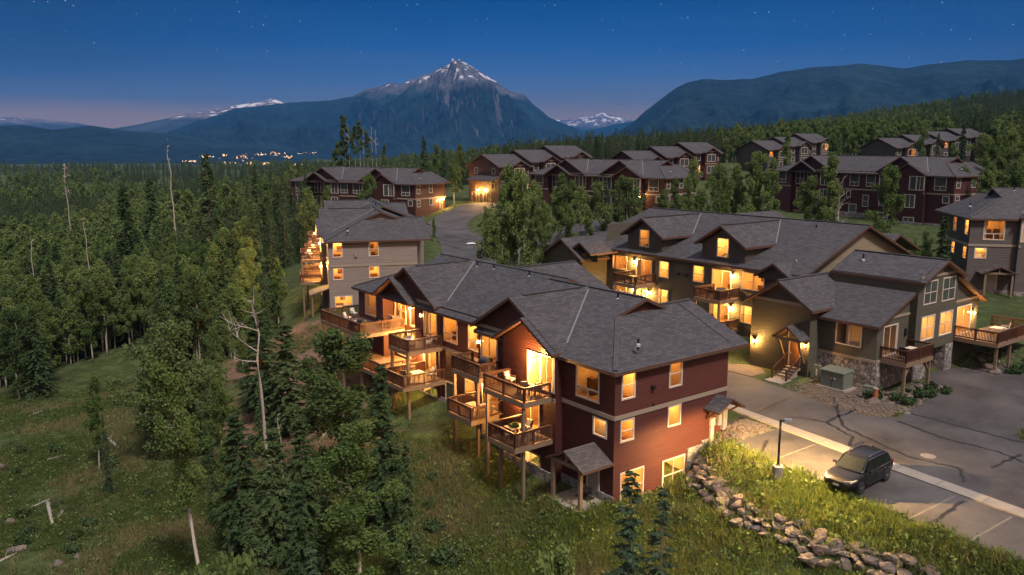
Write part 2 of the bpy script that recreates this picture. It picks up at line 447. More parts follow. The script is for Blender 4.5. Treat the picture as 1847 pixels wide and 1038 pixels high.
    def strip(s, p0, p1, out, z, h=.26, t0=None, t1=None, d=.07):
        dx, dy = p1[0] - p0[0], p1[1] - p0[1]; Ln = math.hypot(dx, dy); u = (dx / Ln, dy / Ln)
        t0 = 0 if t0 is None else t0; t1 = Ln if t1 is None else t1
        P = lambda q, dd, zz: (p0[0] + u[0] * q + out[0] * dd, p0[1] + u[1] * q + out[1] * dd, zz)
        s.Tm.hexa([P(t0, .004, z), P(t1, .004, z), P(t1, d, z), P(t0, d, z), P(t0, .004, z + h), P(t1, .004, z + h), P(t1, d, z + h), P(t0, d, z + h)])
    def base(s, p0, p1, out, z0, z1, d=.07):
        q0 = (p0[0] + out[0] * d, p0[1] + out[1] * d); q1 = (p1[0] + out[0] * d, p1[1] + out[1] * d)
        s.S.poly([(*q0, z0), (*q1, z0), (*q1, z1), (*q0, z1)])
        s.S.poly([(*q0, z1), (*q1, z1), (*p1, z1 + .03), (*p0, z1 + .03)])
        for p, q in ((p0, q0), (p1, q1)): s.S.poly([(*p, z0), (*q, z0), (*q, z1), (*p, z1)])
    # -------- roofs
    def roof(s, pts, th=.22): s.Rf.slab(pts, th)
    def groof(s, ax, c, zr, half, pitch, t0, t1, th=.22, lo=1, hi=1, half2=None):
        h2 = half2 or half
        for sg, on, hf in ((-1, lo, half), (1, hi, h2)):
            if not on: continue
            e = c + sg * hf; ze = zr - pitch * hf
            pts = [(t0, c, zr), (t1, c, zr), (t1, e, ze), (t0, e, ze)]
            if ax == 'b': pts = [(p[1], p[0], p[2]) for p in pts]
            s.Rf.slab(pts, th)
        k = s.mb()
    def flash(s, p, q, w=.12):
        s.Fl.bar((p[0], p[1], p[2] + .03), (q[0], q[1], q[2] + .03), w, .05)
    def ridgecap(s, p, q): s.Rf.bar((p[0], p[1], p[2] + .02), (q[0], q[1], q[2] + .02), .3, .07, 0)
    def pipe(s, a, b, z, h=.6, r=.07, cap=False):
        m = s.mb(); m.lathe((a, b, z), [(r, -.3), (r, h), (r * .7, h + .01), (0, h + .01)], 10); m.lathe((a, b, z), [(r * 2.6, -.08), (r * 2.2, .05), (r, .12)], 10, 1)
        if cap: m.lathe((a, b, z), [(r, h), (r * 2.2, h + .04), (r * 2.2, h + .2), (r * .5, h + .32), (0, h + .32)], 10, 1)
        m.build('vent_pipe', [M['black'], M['metal']], s.root, uv=False)
    # -------- decks and lamps
    def deck(s, a0, a1, b0, b1, z, sides, posts=(), zt=1.0, step=.115, postw=.2, mat='deck', rail='rail', braces=False):
        m = s.mb(); n = int((b1 - b0) / .16) if s.detail > 1 else 1; w = (b1 - b0) / n
        for i in range(n): m.box(a0, a1, b0 + i * w + .006, b0 + (i + 1) * w - .006, z - .04, z, 0)
        m.box(a0, a0 + .06, b0, b1, z - .34, z - .045, 1); m.box(a1 - .06, a1, b0, b1, z - .34, z - .045, 1)
        m.box(a0 + .06, a1 - .06, b0, b0 + .06, z - .34, z - .045, 1); m.box(a0 + .06, a1 - .06, b1 - .06, b1, z - .34, z - .045, 1)
        if s.detail > 1:
            for i in range(1, int((b1 - b0) / .6)): m.box(a0 + .06, a1 - .06, b0 + i * .6, b0 + i * .6 + .05, z - .28, z - .045, 1)
        d = m.build('balcony', [M[mat], M['post']], s.root, uv=False)
        r = s.mb(); e = .07
        L_ = {'a0': ((a0 + e, b0 + e), (a0 + e, b1 - e)), 'a1': ((a1 - e, b0 + e), (a1 - e, b1 - e)), 'b0': ((a0 + e, b0 + e), (a1 - e, b0 + e)), 'b1': ((a0 + e, b1 - e), (a1 - e, b1 - e))}
        for sd in sides:
            p, q = L_[sd]; Ln = math.hypot(q[0] - p[0], q[1] - p[1]); u = ((q[0] - p[0]) / Ln, (q[1] - p[1]) / Ln)
            if u[0] == 0:
                r.box(p[0] - .07, p[0] + .07, p[1] - .07, q[1] + .07, z + zt - .05, z + zt); r.box(p[0] - .025, p[0] + .025, p[1] + .05, q[1] - .05, z + zt - .16, z + zt - .08); r.box(p[0] - .025, p[0] + .025, p[1] + .05, q[1] - .05, z + .08, z + .16)
            else:
                r.box(p[0] + .07, q[0] - .07, p[1] - .07, p[1] + .07, z + zt - .052, z + zt - .002); r.box(p[0] + .05, q[0] - .05, p[1] - .025, p[1] + .025, z + zt - .16, z + zt - .08); r.box(p[0] + .05, q[0] - .05, p[1] - .025, p[1] + .025, z + .08, z + .16)
            k = int(Ln / step)
            for i in range(1, k):
                x, y = p[0] + u[0] * Ln * i / k, p[1] + u[1] * Ln * i / k; r.box(x - .02, x + .02, y - .02, y + .02, z + .1, z + zt - .1)
            kp = max(1, round(Ln / 1.9))
            for i in range(kp + 1):
                x, y = p[0] + u[0] * Ln * i / kp, p[1] + u[1] * Ln * i / kp; r.box(x - .055, x + .055, y - .055, y + .055, z - .3, z + zt - .053)
        r.build('railing', M[rail], d, uv=False)
        for (pa, pb, zb) in posts:
            k = s.mb(); hw = postw / 2; k.box(pa - hw, pa + hw, pb - hw, pb + hw, zb, z - .045)
            if braces:
                for sb in (1, -1):
                    if b0 < pb + sb * .8 < b1: k.bar((pa, pb + sb * .05, z - 1.15), (pa, pb + sb * .75, z - .36), .1)
                    if a0 < pa + sb * .8 < a1: k.bar((pa + sb * .05, pb, z - 1.15), (pa + sb * .75, pb, z - .36), .1)
            k.build('post', M['post'], d, uv=False)
        return d
    def lamp(s, a, b, z, out, watts=22., light=True):
        m = s.mb(); n = out; sd = (-out[1], out[0])
        P = lambda q, d, zz: (a + sd[0] * q + n[0] * d, b + sd[1] * q + n[1] * d, z + zz)
        def bx(q0, q1, d0, d1, za, zb): m.hexa([P(q0, d0, za), P(q1, d0, za), P(q1, d1, za), P(q0, d1, za), P(q0, d0, zb), P(q1, d0, zb), P(q1, d1, zb), P(q0, d1, zb)])
        bx(-.06, .06, .005, .03, -.12, .16); bx(-.015, .015, .03, .13, .09, .12); bx(-.1, .1, .05, .25, .12, .15); bx(-.05, .05, .1, .2, -.13, -.1)
        o = m.build('wall_lamp', M['black'], s.root, uv=False)
        g = s.mb(); c = P(0, .15, 0); g.lathe(c, [(0, -.09), (.055, -.07), (.075, 0), (.055, .08), (0, .11)], 10); g.build('bulb', M['bulb'], o, uv=False)
        if light: point_light('lamp_light', s.T(*P(0, .3, .0)), watts, parent=s.root)
        return o
    def wallbox(s, P, name, q0, q1, d, z0, z1, mat):
        m = s.mb(); m.hexa([P(q0, .004, z0), P(q1, .004, z0), P(q1, d, z0), P(q0, d, z0), P(q0, .004, z1), P(q1, .004, z1), P(q1, d, z1), P(q0, d, z1)])
        return m.build(name, M[mat], s.root, uv=False)
    def finish(s):
        for mbx, nm, mt in ((s.W, 'wall', s.sid), (s.B, 'gable_panel', s.bat), (s.S, 'stone_base', 'stone'), (s.Tm, 'trim_board', 'trim')):
            if mbx.f:
                for q in (islands(mbx) if nm in ('gable_panel', 'stone_base', 'trim_board') else [mbx]): q.build(nm, M[mt], s.root)
        ro = None
        if s.Rf.f: ro = s.Rf.build('roof', [M['shingle'], M['fascia']], s.root)
        for q in islands(s.Fl): q.build('valley_flashing', M['flash'], ro, uv=False)
        return s.root
def Wn(s0, s1, z0, z1, kind='dh', lit=1, **k): return dict(s0=s0, s1=s1, z0=z0, z1=z1, kind=kind, lit=lit, **k)
NA, PA, NB, PB = (-1, 0), (1, 0), (0, -1), (0, 1)
# ================================================================ three-storey townhouse (facade on the a=0 side, end wall on the b=0 side)
def townhouse(label, fr, wall='red', batt='redv', lit=1, detail=2, group=None, LT=36.3, halves=2, left_open=True, z_low=-1.5, slope=.035, pipes=True, cross=True):
    H = House('townhouse', label, fr, wall, batt, group=group, detail=detail)
    p = .42; ze = 8.45
    stepz = lambda b: slope * max(0, b)
    for hf in range(halves):
        H.half(0 if hf == 0 else 1.3, None if hf == 0 else LT)
        first = hf == 0
        zb = z_low
        g0 = lambda b: -.05 + stepz(b if first else LT - b)
        l = lit if first else lit
        # front block
        H.wall((0, 0), (0, 4.82), NA, zb, ze + .1, [Wn(1.45, 3.42, 6.12, 8.15, 'pic', l, seed=3), Wn(.72, 1.78, 4.03, 5.04, 'single', l, depth=.3)])
        if first: H.base((0, -.07), (0, 4.82), NA, zb, .38)
        H.strip((0, -.07), (0, 4.82), NA, 5.3)
        if first:
            H.wall((0, 0), (10.64, 0), NB, zb, ze + .05, [Wn(.62, 1.62, 6.56, 8.22, 'dh', l, seed=5, depth=1.1), Wn(4.85, 5.9, 6.57, 8.25, 'dh', l, seed=8), Wn(.6, 1.6, 3.86, 5.1, 'dh', l, depth=1.1), Wn(4.84, 5.9, 3.95, 5.18, 'single', l),
                Wn(.68, 2.58, -.36, 1.7, 'grid', l, seed=4), Wn(4.46, 6.45, -.46, 1.58, 'grid', l, seed=9)])
            H.base((0, 0), (5, 0), NB, zb, -.42); H.base((6.75, 0), (8.2, 0), NB, -1.2, 1.95); H.base((8.2, 0), (10.64, 0), NB, -.2, 2.2, .05)
            H.strip((0, 0), (10.64, 0), NB, 5.3)
        else:
            H.wall((0, 0), (10.64, 0), NB, zb, ze + .05)
        H.wall((10.64, 0), (10.64, 5), PA, zb, ze + .05); H.gable((10.64, -.02), (10.64, 9.4), PA, ze - .4, ze + .25, .42)
        H.wall((12.2, 5), (12.2, 18.2), PA, zb, ze); H.wall((10.64, 5), (12.2, 5), NB, zb, ze + .3)
        # gabled bay
        ag = -.6 if first or not left_open else 1.1
        H.wall((0 if ag < 0 else 0, 4.82), (ag, 4.82), NB if ag < 0 else PB, zb, ze)
        if ag < 0:
            wins = [Wn(.2, 2.85, 6.0, 8.2, 'slider3', l, depth=3., seed=21, e=.08), Wn(1.7, 3.45, 2.95, 5.05, 'slider', l, depth=3.), Wn(1.62, 3.5, -.25, 1.15, 'grid', l, seed=2)]
        else:
            wins = [Wn(.3, 2.2, 5.95, 8.1, 'pair', l, depth=2.5), Wn(3.1, 3.9, 5.95, 8.1, 'single', l), Wn(4.3, 5.1, 5.95, 8.1, 'single', l), Wn(.6, 3.0, 2.9, 5.05, 'slider', l, depth=3.)]
        H.gable((ag, 4.82), (ag, 10.5), NA, zb, 8.72, .57, wins, zb=9.15 if not first else None)
        H.base((ag, 4.82), (ag, 10.5), NA, zb, .35 + (0 if first else .3)); H.strip((ag, 4.82), (ag, 5.05), NA, 5.3)
        H.wall((ag, 10.5), (0 if ag < 0 else 0, 10.5), PB if ag < 0 else NB, zb, 8.9)
        # recessed wall under the wide gable
        H.wall((0, 10.5), (0, 14.4), NA, zb, 8.78, [Wn(1.55, 3.5, 6.0, 8.2, 'slider', l, depth=3., seed=31), Wn(1.5, 3.3, 2.95, 5.05, 'slider', l, depth=3.), Wn(1.4, 3.4, -.1 + (0 if first else .2), 1.6, 'grid', l)])
        H.base((0, 10.5), (0, 14.4), NA, zb, .45 + (0 if first else .5))
        H.wall((-.02, 5.3), (-.02, 14.4), NA, 8.78, 11.4, [], [(0, 8.78), (9.1, 8.78), (4.55, 11.37)], to=H.B)
        H.strip((0, 10.5), (0, 14.4), NA, 8.68, .24)
        H.wall((0, 14.4), (1.4, 14.4), PB, zb, ze + .3); H.strip((0, 14.4), (1.4, 14.4), PB, 5.3)
        # roofs
        b1 = 14.3 if first else LT - 13.4
        H.roof([(-.5, -.5, ze), (4.4, 4.4, ze + p * 4.9), (6.8, 4.0, ze + p * 7.3), (6.8, b1, ze + p * 7.3), (-.5, b1, ze)])
        H.roof([(6.8, 4.0, ze + p * 7.3), (9.6, 4.4, ze + p * 4.5), (12.0, 8, ze + p * 2.1), (13.2, 9, ze + p * .9), (13.2, b1, ze + p * .9), (6.8, b1, ze + p * 7.3)])
        H.wall((4.6, 4.45), (9.4, 4.45), NB, 9.9, 11.4, [], [(-.3, 10.1), (5., 10.1), (2.2, 11.38)])
        aR = 12.2; zk = ze + p * 5.35
        H.roof([(-.5, -.5, ze), (aR, -.5, ze), (aR, 4.85, zk), (4.85, 4.85, zk)])
        H.roof([(8.5, 4.85, zk), (aR, 4.85, zk), (aR, 10.2, ze), (8.5, 10.2, ze)])
        H.groof('a', 8.0, 10.475, 3.3, .57, -1.05, 6.5)
        H.groof('a', 9.85, 11.56, 4.75, .57, -.62, 7.2)
        H.ridgecap((-.3, -.3, ze + .1), (4.3, 4.3, ze + p * 4.8)); H.ridgecap((6.8, 4.2, ze + p * 7.3), (6.8, b1, ze + p * 7.3)); H.ridgecap((5.2, 4.85, zk), (aR, 4.85, zk)); H.ridgecap((.6, 9.85, 11.56), (6, 9.85, 11.56))
        # valleys of the wide gable with the main slope: 11.56-.57|b-9.85| = ze+p(a+.5)
        va = lambda bb: (11.56 - .57 * abs(bb - 9.85) - ze) / p - .5
        H.flash((va(5.3), 5.3, 11.56 - .57 * 4.55), (va(9.5), 9.5, 11.56 - .57 * .35))
        H.flash((va(14.2), 14.2, 11.56 - .57 * 4.35), (va(10.1), 10.1, 11.56 - .57 * .25))
        if pipes:
            for (a, b, h) in (((6.2, 6.2, .5), (2.4, .5, .4)) if first else ((6.1, 11.2, .5), (6.2, 13.6, .5), (6.2, 18.5, .55))): H.pipe(a, b, ze + p * (a + .5) - .1, h)
    # shared middle with tall windows
    H.half(1.4, None)
    m0, m1 = 14.4, LT - 14.4
    if halves == 2:
        Lm = m1 - m0
        H.wall((0, m0), (0, m1), NA, z_low, ze + .35, [Wn(1.55, 3.3, 6.12, 8.2, 'pic', lit, seed=12), Wn(5.0, 6.85, 6.12, 8.2, 'pic', lit, seed=13), Wn(2.7, 3.8, 2.4, 4.4, 'dh', lit), Wn(5.2, 6.7, 1.2, 2.6, 'single', 0)])
        H.base((0, m0), (0, m1), NA, z_low, 1.1); H.strip((0, m0), (0, m1), NA, 5.3)
        H.half(1.3, LT); H.wall((0, 14.4), (0, 14.42), NA, 0, 1)
        H.half(0, None); H.wall((13.2, 18), (13.2, LT), PA, z_low, ze); H.wall((12.2, 18.2), (13.2, 18.2), NB, z_low, ze)
        if cross:
            H.groof('a', 24.8, 10.75, 5.2, p, 9., 18.7); H.ridgecap((10, 24.8, 10.75), (18.7, 24.8, 10.75)); H.gable((18.0, 20), (18.0, 29.6), PA, z_low, 8.5, p); H.wall((12.2, 20), (18., 20), NB, z_low, 8.6)
    else:
        H.half(0, None); H.wall((0, 14.4), (12.2, 14.4), PB, z_low, 11.6, [], [(0, z_low), (12.2, z_low), (12.2, 9), (5.4, 11.4), (0, 9)])
    H.half(0, None)
    return H
# ================================================================ porches and awnings as parts of a house
def porch(H, a0, a1, bc, half, z0, zb, zr, name='entry_porch', posts=True, pw=.22):
    """small gable roof projecting to -a from a1 to a0, ridge along a"""
    m = H.mb(); pt = (zr - zb) / half
    for sg in (-1, 1): m.slab([(a0, bc, zr), (a1, bc, zr), (a1, bc + sg * half, zb), (a0, bc + sg * half, zb)], .14)
    o = m.build(name, [M['shingle'], M['fascia']], H.root)
    k = H.mb(); hb = half * .72; k.box(a0 + .2, a0 + .38, bc - hb - .3, bc + hb + .3, zb - .12 + pt * 0, zb + .1); k.bar((a0 + .3, bc, zb + .1), (a0 + .3, bc, zr - .15), .16)
    for sg in (-1, 1):
        k.bar((a0 + .3, bc + sg * hb, zb - .05), (a1, bc + sg * hb, zb - .05), .14)
    k.build('beam', M['post'], o, uv=False)
    if posts:
        for sg in (-1, 1):
            q = H.mb(); q.box(a0 + .29 - pw / 2, a0 + .29 + pw / 2, bc + sg * hb - pw / 2, bc + sg * hb + pw / 2, z0, zb - .12); q.build('post', M['post'], o, uv=False)
    return o
def entry_door(H, P, s0, s1, z0, z1, mat='door', lit=False):
    m = H.mb()
    def bx(q0, q1, d0, d1, za, zb, mi): m.hexa([P(q0, d0, za), P(q1, d0, za), P(q1, d1, za), P(q0, d1, za), P(q0, d0, zb), P(q1, d0, zb), P(q1, d1, zb), P(q0, d1, zb)], mi)
    bx(s0 - .12, s0, .004, .06, z0, z1 + .12, 1); bx(s1, s1 + .12, .004, .06, z0, z1 + .12, 1); bx(s0, s1, .004, .06, z1, z1 + .12, 1)
    bx(s0, s1, .004, .03, z0, z1, 0)
    w = s1 - s0
    for i in range(2):
        for j in range(2): bx(s0 + w * (.12 + .42 * i), s0 + w * (.46 + .42 * i), .03, .042, z0 + .2 + j * 1., z0 + .95 + j * .95, 0)
    bx(s1 - .12, s1 - .07, .03, .09, z0 + .95, z0 + 1.08, 2)
    return m.build('entry_door', [M[mat], M['white'], M['metal']], H.root, uv=False)
def P_of(p0, p1, out):
    dx, dy = p1[0] - p0[0], p1[1] - p0[1]; Ln = math.hypot(dx, dy); u = (dx / Ln, dy / Ln)
    return lambda q, d, z: (p0[0] + u[0] * q + out[0] * d, p0[1] + u[1] * q + out[1] * d, z)
# ================================================================ front red townhouse
s_lamp = 1.7
H1 = townhouse('dark red three-storey townhouse with lit balconies, nearest the camera', R)
H1.half(0, None)
porch(H1, -2.55, 0, 1.75, 1.75, -.1, 2.55, 3.45)
entry_door(H1, P_of((0, 0), (0, 4.8), NA), 1.3, 2.25, .02, 2.1)
H1.deck(-2.9, -.62, 5.2, 9.7, 5.62, ('a0', 'b0', 'b1'), [(-2.75, 5.45, -2.2), (-2.75, 9.4, -2.2)])
H1.deck(-3.75, -.62, 5.05, 8.0, 2.8, ('a0', 'b0', 'b1'), [(-2.75, 7.9, -2.2)])
H1.deck(-1.95, -.02, 11.5, 15.1, 5.62, ('a0', 'b0', 'b1'), [(-1.8, 11.9, -2.), (-1.8, 14.9, -2.)])
H1.deck(-2.95, -.02, 11.1, 14.2, 2.8, ('a0', 'b0', 'b1'), [])
H1.deck(-1.95, 1.28, 21.4, 24.6, 5.5, ('a0', 'b0', 'b1'), [(-1.8, 21.7, -1.8), (-1.8, 24.3, -1.8)])
H1.deck(-2.7, 1.28, 21.0, 24.2, 2.75, ('a0', 'b0', 'b1'), [])
H1.deck(-2.1, 2.35, 29.4, 37.6, 5.45, ('a0', 'b0', 'b1'), [(-1.9, 29.7, -2), (-1.9, 33.4, -2), (-1.9, 37.3, -2)])
H1.deck(-2.1, 2.35, 25.9, 36.6, 2.6, ('a0', 'b0', 'b1'), [])
H1.lamp(-.6, 6.9, 7.75, NA, 22.); H1.lamp(1.3, 24.55, 4.75, NA, 24.); H1.lamp(2.4, 28.25, 7.5, NA, 20.); H1.lamp(2.4, 28.6, 4.6, NA, 22.); H1.lamp(1.3, 24.6, 7.6, NA, 5, False)
H1.lamp(0, 14.2, 7.5, NA, 5, False); H1.lamp(-.6, 8.5, 4.75, NA, 18.); H1.lamp(0, 14.15, 4.75, NA, 16.); H1.lamp(2.4, 31.8, 4.6, NA, 26.)  # bay and recessed-wall lower lamps are added out of sight for more balcony glow
# awning, meters and vents on the end wall
def awning(H, a, z, half, d=1.35):
    m = H.mb()
    for sg in (-1, 1): m.slab([(a, -d, z + .75), (a, 0, z + .75), (a + sg * half, 0, z), (a + sg * half, -d, z)], .12)
    o = m.build('door_awning', [M['shingle'], M['fascia']], H.root)
    k = H.mb()
    for sg in (-1, 1): k.bar((a + sg * (half - .3), -.02, z - .75), (a + sg * (half - .3), -1.05, z + .02), .12); k.bar((a + sg * (half - .3), -.02, z), (a + sg * (half - .3), -1.2, z), .12)
    k.bar((a, -.02, z + .5), (a, -1.25, z + .5), .12); k.build('bracket', M['fascia'], o, uv=False)
awning(H1, 9.6, 4.45, 1.35)
Pe = P_of((0, 0), (10.64, 0), NB)
H1.wallbox(Pe, 'meter_box', 9.65, 10.0, .2, 3.0, 3.75, 'metal'); H1.wallbox(Pe, 'meter_box', 10.1, 10.5, .26, 2.6, 4.0, 'metal'); H1.wallbox(Pe, 'meter_box', 8.95, 9.35, .16, 3.1, 3.62, 'white')
for q in ((9.82, -.24, 3.5), (10.28, -.3, 3.7), (10.28, -.3, 3.2)): m = H1.mb(); m.lathe(q, [(0, -.02), (.1, 0), (.1, .12), (0, .14)], 12, 0, 'y'); m.build('meter_dial', M['metal'], H1.root, uv=False)
H1.wallbox(Pe, 'cable_riser', 9.0, 9.3, .12, 1.4, 3.05, 'white')
H1.wallbox(Pe, 'vent_hood', 3.1, 3.35, .22, 6.72, 6.95, 'black'); H1.wallbox(Pe, 'vent_hood', 3.3, 3.42, .08, 5.62, 5.75, 'black')
H1.finish()
# ================================================================ grey townhouse on the left (same design)
def fit(px, py_eave, py_band, dz=2.98, ztop=8.45, az=0, mirror=False):
    t = lambda py: math.tan(TH + math.atan((py - CY) / F))
    Y = dz / (t(py_band) - t(py_eave)); ze = CAMH - Y * t(py_eave)
    x = (px - CX) / F * (Y * CT - (ze - CAMH) * ST)
    return Frame(x, Y, az, ze - ztop, mirror)
G2 = fit(590.7, 435.5, 480.5, az=75.)
H2 = townhouse('grey-taupe three-storey townhouse with a row of lit balconies along its left side', G2, 'taupe', 'taupev', slope=.0, left_open=False, LT=36.3, cross=False)
H2.half(0, None)
for b0, b1, aw in ((5.2, 9.4, -.62), (11.3, 14.6, -.02), (21.6, 25., 1.28), (26., 31., .68)):
    H2.deck(aw - 2.5, aw, b0, b1, 5.6, ('a0', 'b0', 'b1'), [(aw - 2.3, b0 + .3, -3), (aw - 2.3, b1 - .3, -3)])
    H2.deck(aw - 2.7, aw, b0, b1 - .8, 2.8, ('a0', 'b0', 'b1'), [])
    H2.lamp(aw, b0 + .25, 7.6, NA, 26.); H2.lamp(aw, b0 + .25, 4.7, NA, 26.)
m = H2.mb(); m.slab([(-2.3, .6, 1.9), (0, .6, 2.7), (0, 4.4, 2.7), (-2.3, 4.4, 1.9)], .16); po = m.build('entry_porch', [M['shingle'], M['fascia']], H2.root)
for b in (.9, 4.1):
    k = H2.mb(); k.box(-2.1, -1.9, b - .1, b + .1, -2, 1.85); k.build('post', M['post'], po, uv=False)
H2.wallbox(P_of((0, 0), (10.64, 0), NB), 'vent_hood', 3.1, 3.4, .2, 6.5, 6.9, 'trim')
H2.finish()
s_lamp = 1.
# ================================================================ far red townhouses
G3 = fit(748.5, 333, 359.5, az=30.5)
H3 = townhouse('dark red townhouse with unlit windows and one lit doorway, behind the grey townhouse', G3, 'maroon', 'maroonv', lit=0, detail=1, LT=36, halves=2, slope=0, z_low=-2, cross=False)
H3.half(0, None)
H3.window(P_of((10.64, 0), (10.64, 5), PA), 1., 3.4, 3.1, 5.0, 'two', 1); H3.lamp(9.8, 0, 5.0, NB, 18.); H3.lamp(8.3, 0, 4.9, NB, 14.)
entry_door(H3, Pe, 8.6, 9.5, 2.9, 4.9, 'wood'); H3.finish()
G4 = fit(1200, 322, 352, az=43.7)
H4 = townhouse('dark red townhouse with twin gables, half hidden behind the tall aspens in the middle', G4, 'maroon', 'maroonv', lit=0, detail=1, LT=34, slope=0, z_low=-2, cross=False)
H4.half(0, None); H4.lamp(-.6, 5.2, 4.9, NA, 12.); H4.finish()
G5 = fit(1723, 318.7, 351.5, az=60.)
H5 = townhouse('long dark red townhouse with twin gables and unlit windows on the right hillside', G5, 'maroon', 'maroonv', lit=0, detail=1, LT=40, slope=0, z_low=-2, cross=False)
H5.half(0, None); H5.window(P_of((1.38, 14.4), (1.38, 22), NA), 6.6, 7.4, 3.9, 5.1, 'single', 1, dim=.5); H5.finish()
G6 = fit(1752, 393.5, 441.5, az=12., mirror=True)
H6 = townhouse('charcoal grey townhouse with an arched entry porch at the right edge', G6, 'char', 'charv', lit=1, detail=1, LT=20, halves=1, slope=0, z_low=-2)
H6.half(0, None); porch(H6, -1.7, 0, 2.9, 1.9, -.1, 2.5, 3.3); entry_door(H6, P_of((0, 0), (0, 4.8), NA), 2.1, 3.1, .02, 2.1); H6.finish()
# ================================================================ olive townhouse across the road (frame R, 2.6 m above datum)
s_lamp = .62
GF = Frame(*R.w(26, 0), 52.8, 2.6)
H7 = House('townhouse', 'olive-green stepped townhouse with dormers and two lit balconies, across the road', GF, 'olive', 'olivev', detail=2)
H7.ao, H7.zo = -26, -2.6
h = H7
# N: gabled entrance wing
PN = h.wall((25, 3.1), (25, 8.8), NA, 1.8, 8.9, [], to=MB())
h.gable((25, 3.1), (25, 8.8), NA, 1.6, 8.75, .6, [], zb=8.9)
h.wall((25, 3.1), (31, 3.1), NB, 1.6, 8.8); h.wall((25, 8.8), (31, 8.8), PB, 1.6, 8.8)
h.groof('a', 5.95, 10.72, 3.4, .61, 24.35, 36.5); h.ridgecap((24.4, 5.95, 10.72), (36, 5.95, 10.72))
m = h.mb()
for sg in (-1, 1): m.slab([(23.6, 4.35, 7.25), (25, 4.35, 7.25), (25, 4.35 + sg * 1.35, 6.2), (23.6, 4.35 + sg * 1.35, 6.2)], .14)
po = m.build('entry_porch', [M['shingle'], M['fascia']], h.root)
k = h.mb(); k.box(23.8, 23.95, 3.2, 5.5, 6.02, 6.2); k.bar((23.88, 4.35, 6.2), (23.88, 4.35, 7.05), .14)
for b in (3.45, 5.25): k.bar((24.97, b, 4.1), (23.9, b, 6.1), .16); k.bar((24.97, b, 6.0), (23.9, b, 6.0), .14)
k.build('beam', M['post'], po, uv=False)
PNw = P_of((25, 3.1), (25, 8.8), NA)
entry_door(h, PNw, .78, 1.72, 3.7, 5.75, 'wood'); h.lamp(25, 3.4, 5.6, NA, 9.); h.lamp(25, 8.4, 5.05, NA, 26.)
# stairs
s_ = h.mb()
for i in range(5): s_.box(24.6 - .32 * (i + 1), 24.6 - .32 * i, 3.75, 4.95, 2.0, 3.62 - .18 * (i + 1))
s_.box(24.6, 24.998, 3.75, 4.95, 3.4, 3.62)
st = s_.build('front_steps', M['trim'], h.root, uv=False)
r_ = h.mb()
for b in (3.68, 5.02):
    r_.bar((24.95, b, 4.65), (22.95, b, 3.7), .1, .06); r_.bar((24.95, b, 3.85), (22.95, b, 2.9), .05)
    for i in range(12): x = 24.85 - i * .165; zz = 4.62 - (24.95 - x) * .475; r_.bar((x, b, zz - .8), (x, b, zz), .035)
    r_.box(22.9, 23.02, b - .06, b + .06, 2.3, 3.8)
r_.build('stair_rail', M['rail'], st, uv=False)
# S: wing with shed roof and balcony
h.wall((26.5, 3.1), (26.5, -1.8), NA, 4.9, 8.15, [Wn(1.5, 3.55, 6.03, 7.66, 'two', 1, depth=2.5, seed=17)])
h.base((26.5, 3.1), (26.5, -1.8), NA, 1.5, 4.95); h.strip((26.5, 3.1), (26.5, -1.8), NA, 4.95, .22, d=.1)
h.wall((26.5, -1.8), (31.3, -1.8), NB, 4.9, 10.3, [Wn(.95, 2.95, 5.4, 7.7, 'slider', 1, depth=3.)], [(0, 4.9), (4.8, 4.9), (4.8, 10.2), (0, 8.0)])
h.base((26.5, -1.8), (31.3, -1.8), NB, 1.2, 4.95); h.strip((26.5, -1.8), (31.3, -1.8), NB, 4.95, .22, d=.1); h.strip((26.5, -1.8), (31.3, -1.8), NB, 8.28, .2, .75, 4.8)
h.roof([(25.9, -2.25, 8.0), (25.9, 6, 8.0), (33.5, 6, 11.04), (31.35, -2.25, 10.18)])
h.deck(27.0, 31.2, -4.0, -1.82, 5.3, ('a0', 'a1', 'b0'), [(27.2, -3.8, 1.3), (31.0, -3.8, 1.3)], braces=True)
h.wallbox(P_of((26.5, -1.8), (31.3, -1.8), NB), 'wall_vent', 4.1, 4.35, .12, 6.6, 7.2, 'black')
# U: tall gabled block above the garage
PU = h.wall((31.2, -2.4), (37.9, -2.4), NB, 5.1, 11.3, [Wn(1.0, 2.95, 9.1, 10.85, 'grid', 0), Wn(4.05, 6.1, 9.05, 10.87, 'grid', 0), Wn(.95, 3.0, 6.1, 7.95, 'grid', 1, depth=2.5, seed=44), Wn(4.05, 6.1, 6.1, 7.95, 'grid', 1, depth=2.5, seed=47)],
    [(0, 5.1), (6.7, 5.1), (6.7, 11.2), (6.25, 11.3), (.45, 11.3), (0, 11.2)])
h.wall((31.2, -2.43), (37.9, -2.43), NB, 11.3, 12.6, [], [(.2, 11.3), (6.5, 11.3), (3.35, 12.45)], to=h.B); h.strip((31.2, -2.4), (37.9, -2.4), NB, 11.2, .22, .3, 6.4)
h.wall((31.2, -2.4), (31.2, 5.2), NA, 4, 11.1); h.wall((37.9, -2.4), (37.9, 5.2), PA, 3, 11.1)
h.wall((31.2, 5.2), (37.9, 5.2), PB, 8, 11.2)
h.groof('b', 34.8, 12.55, 3.65, .42, -2.95, 5.4); h.ridgecap((34.8, -2.9, 12.55), (34.8, 5.3, 12.55))
# garage opening with stone piers
h.S.box(31.25, 33.4, -2.38, -1.6, 1, 5.1); h.S.box(36.6, 37.9, -2.42, -1.4, 1, 5.1)
gd = h.mb(); gd.box(33.45, 36.55, -1.2, -1.1, 2.3, 5.1)
for i in range(4): gd.box(33.6, 36.4, -1.23, -1.2, 2.5 + i * .65, 3.05 + i * .65)
gd.build('garage_door', M['wood'], h.root, uv=False)
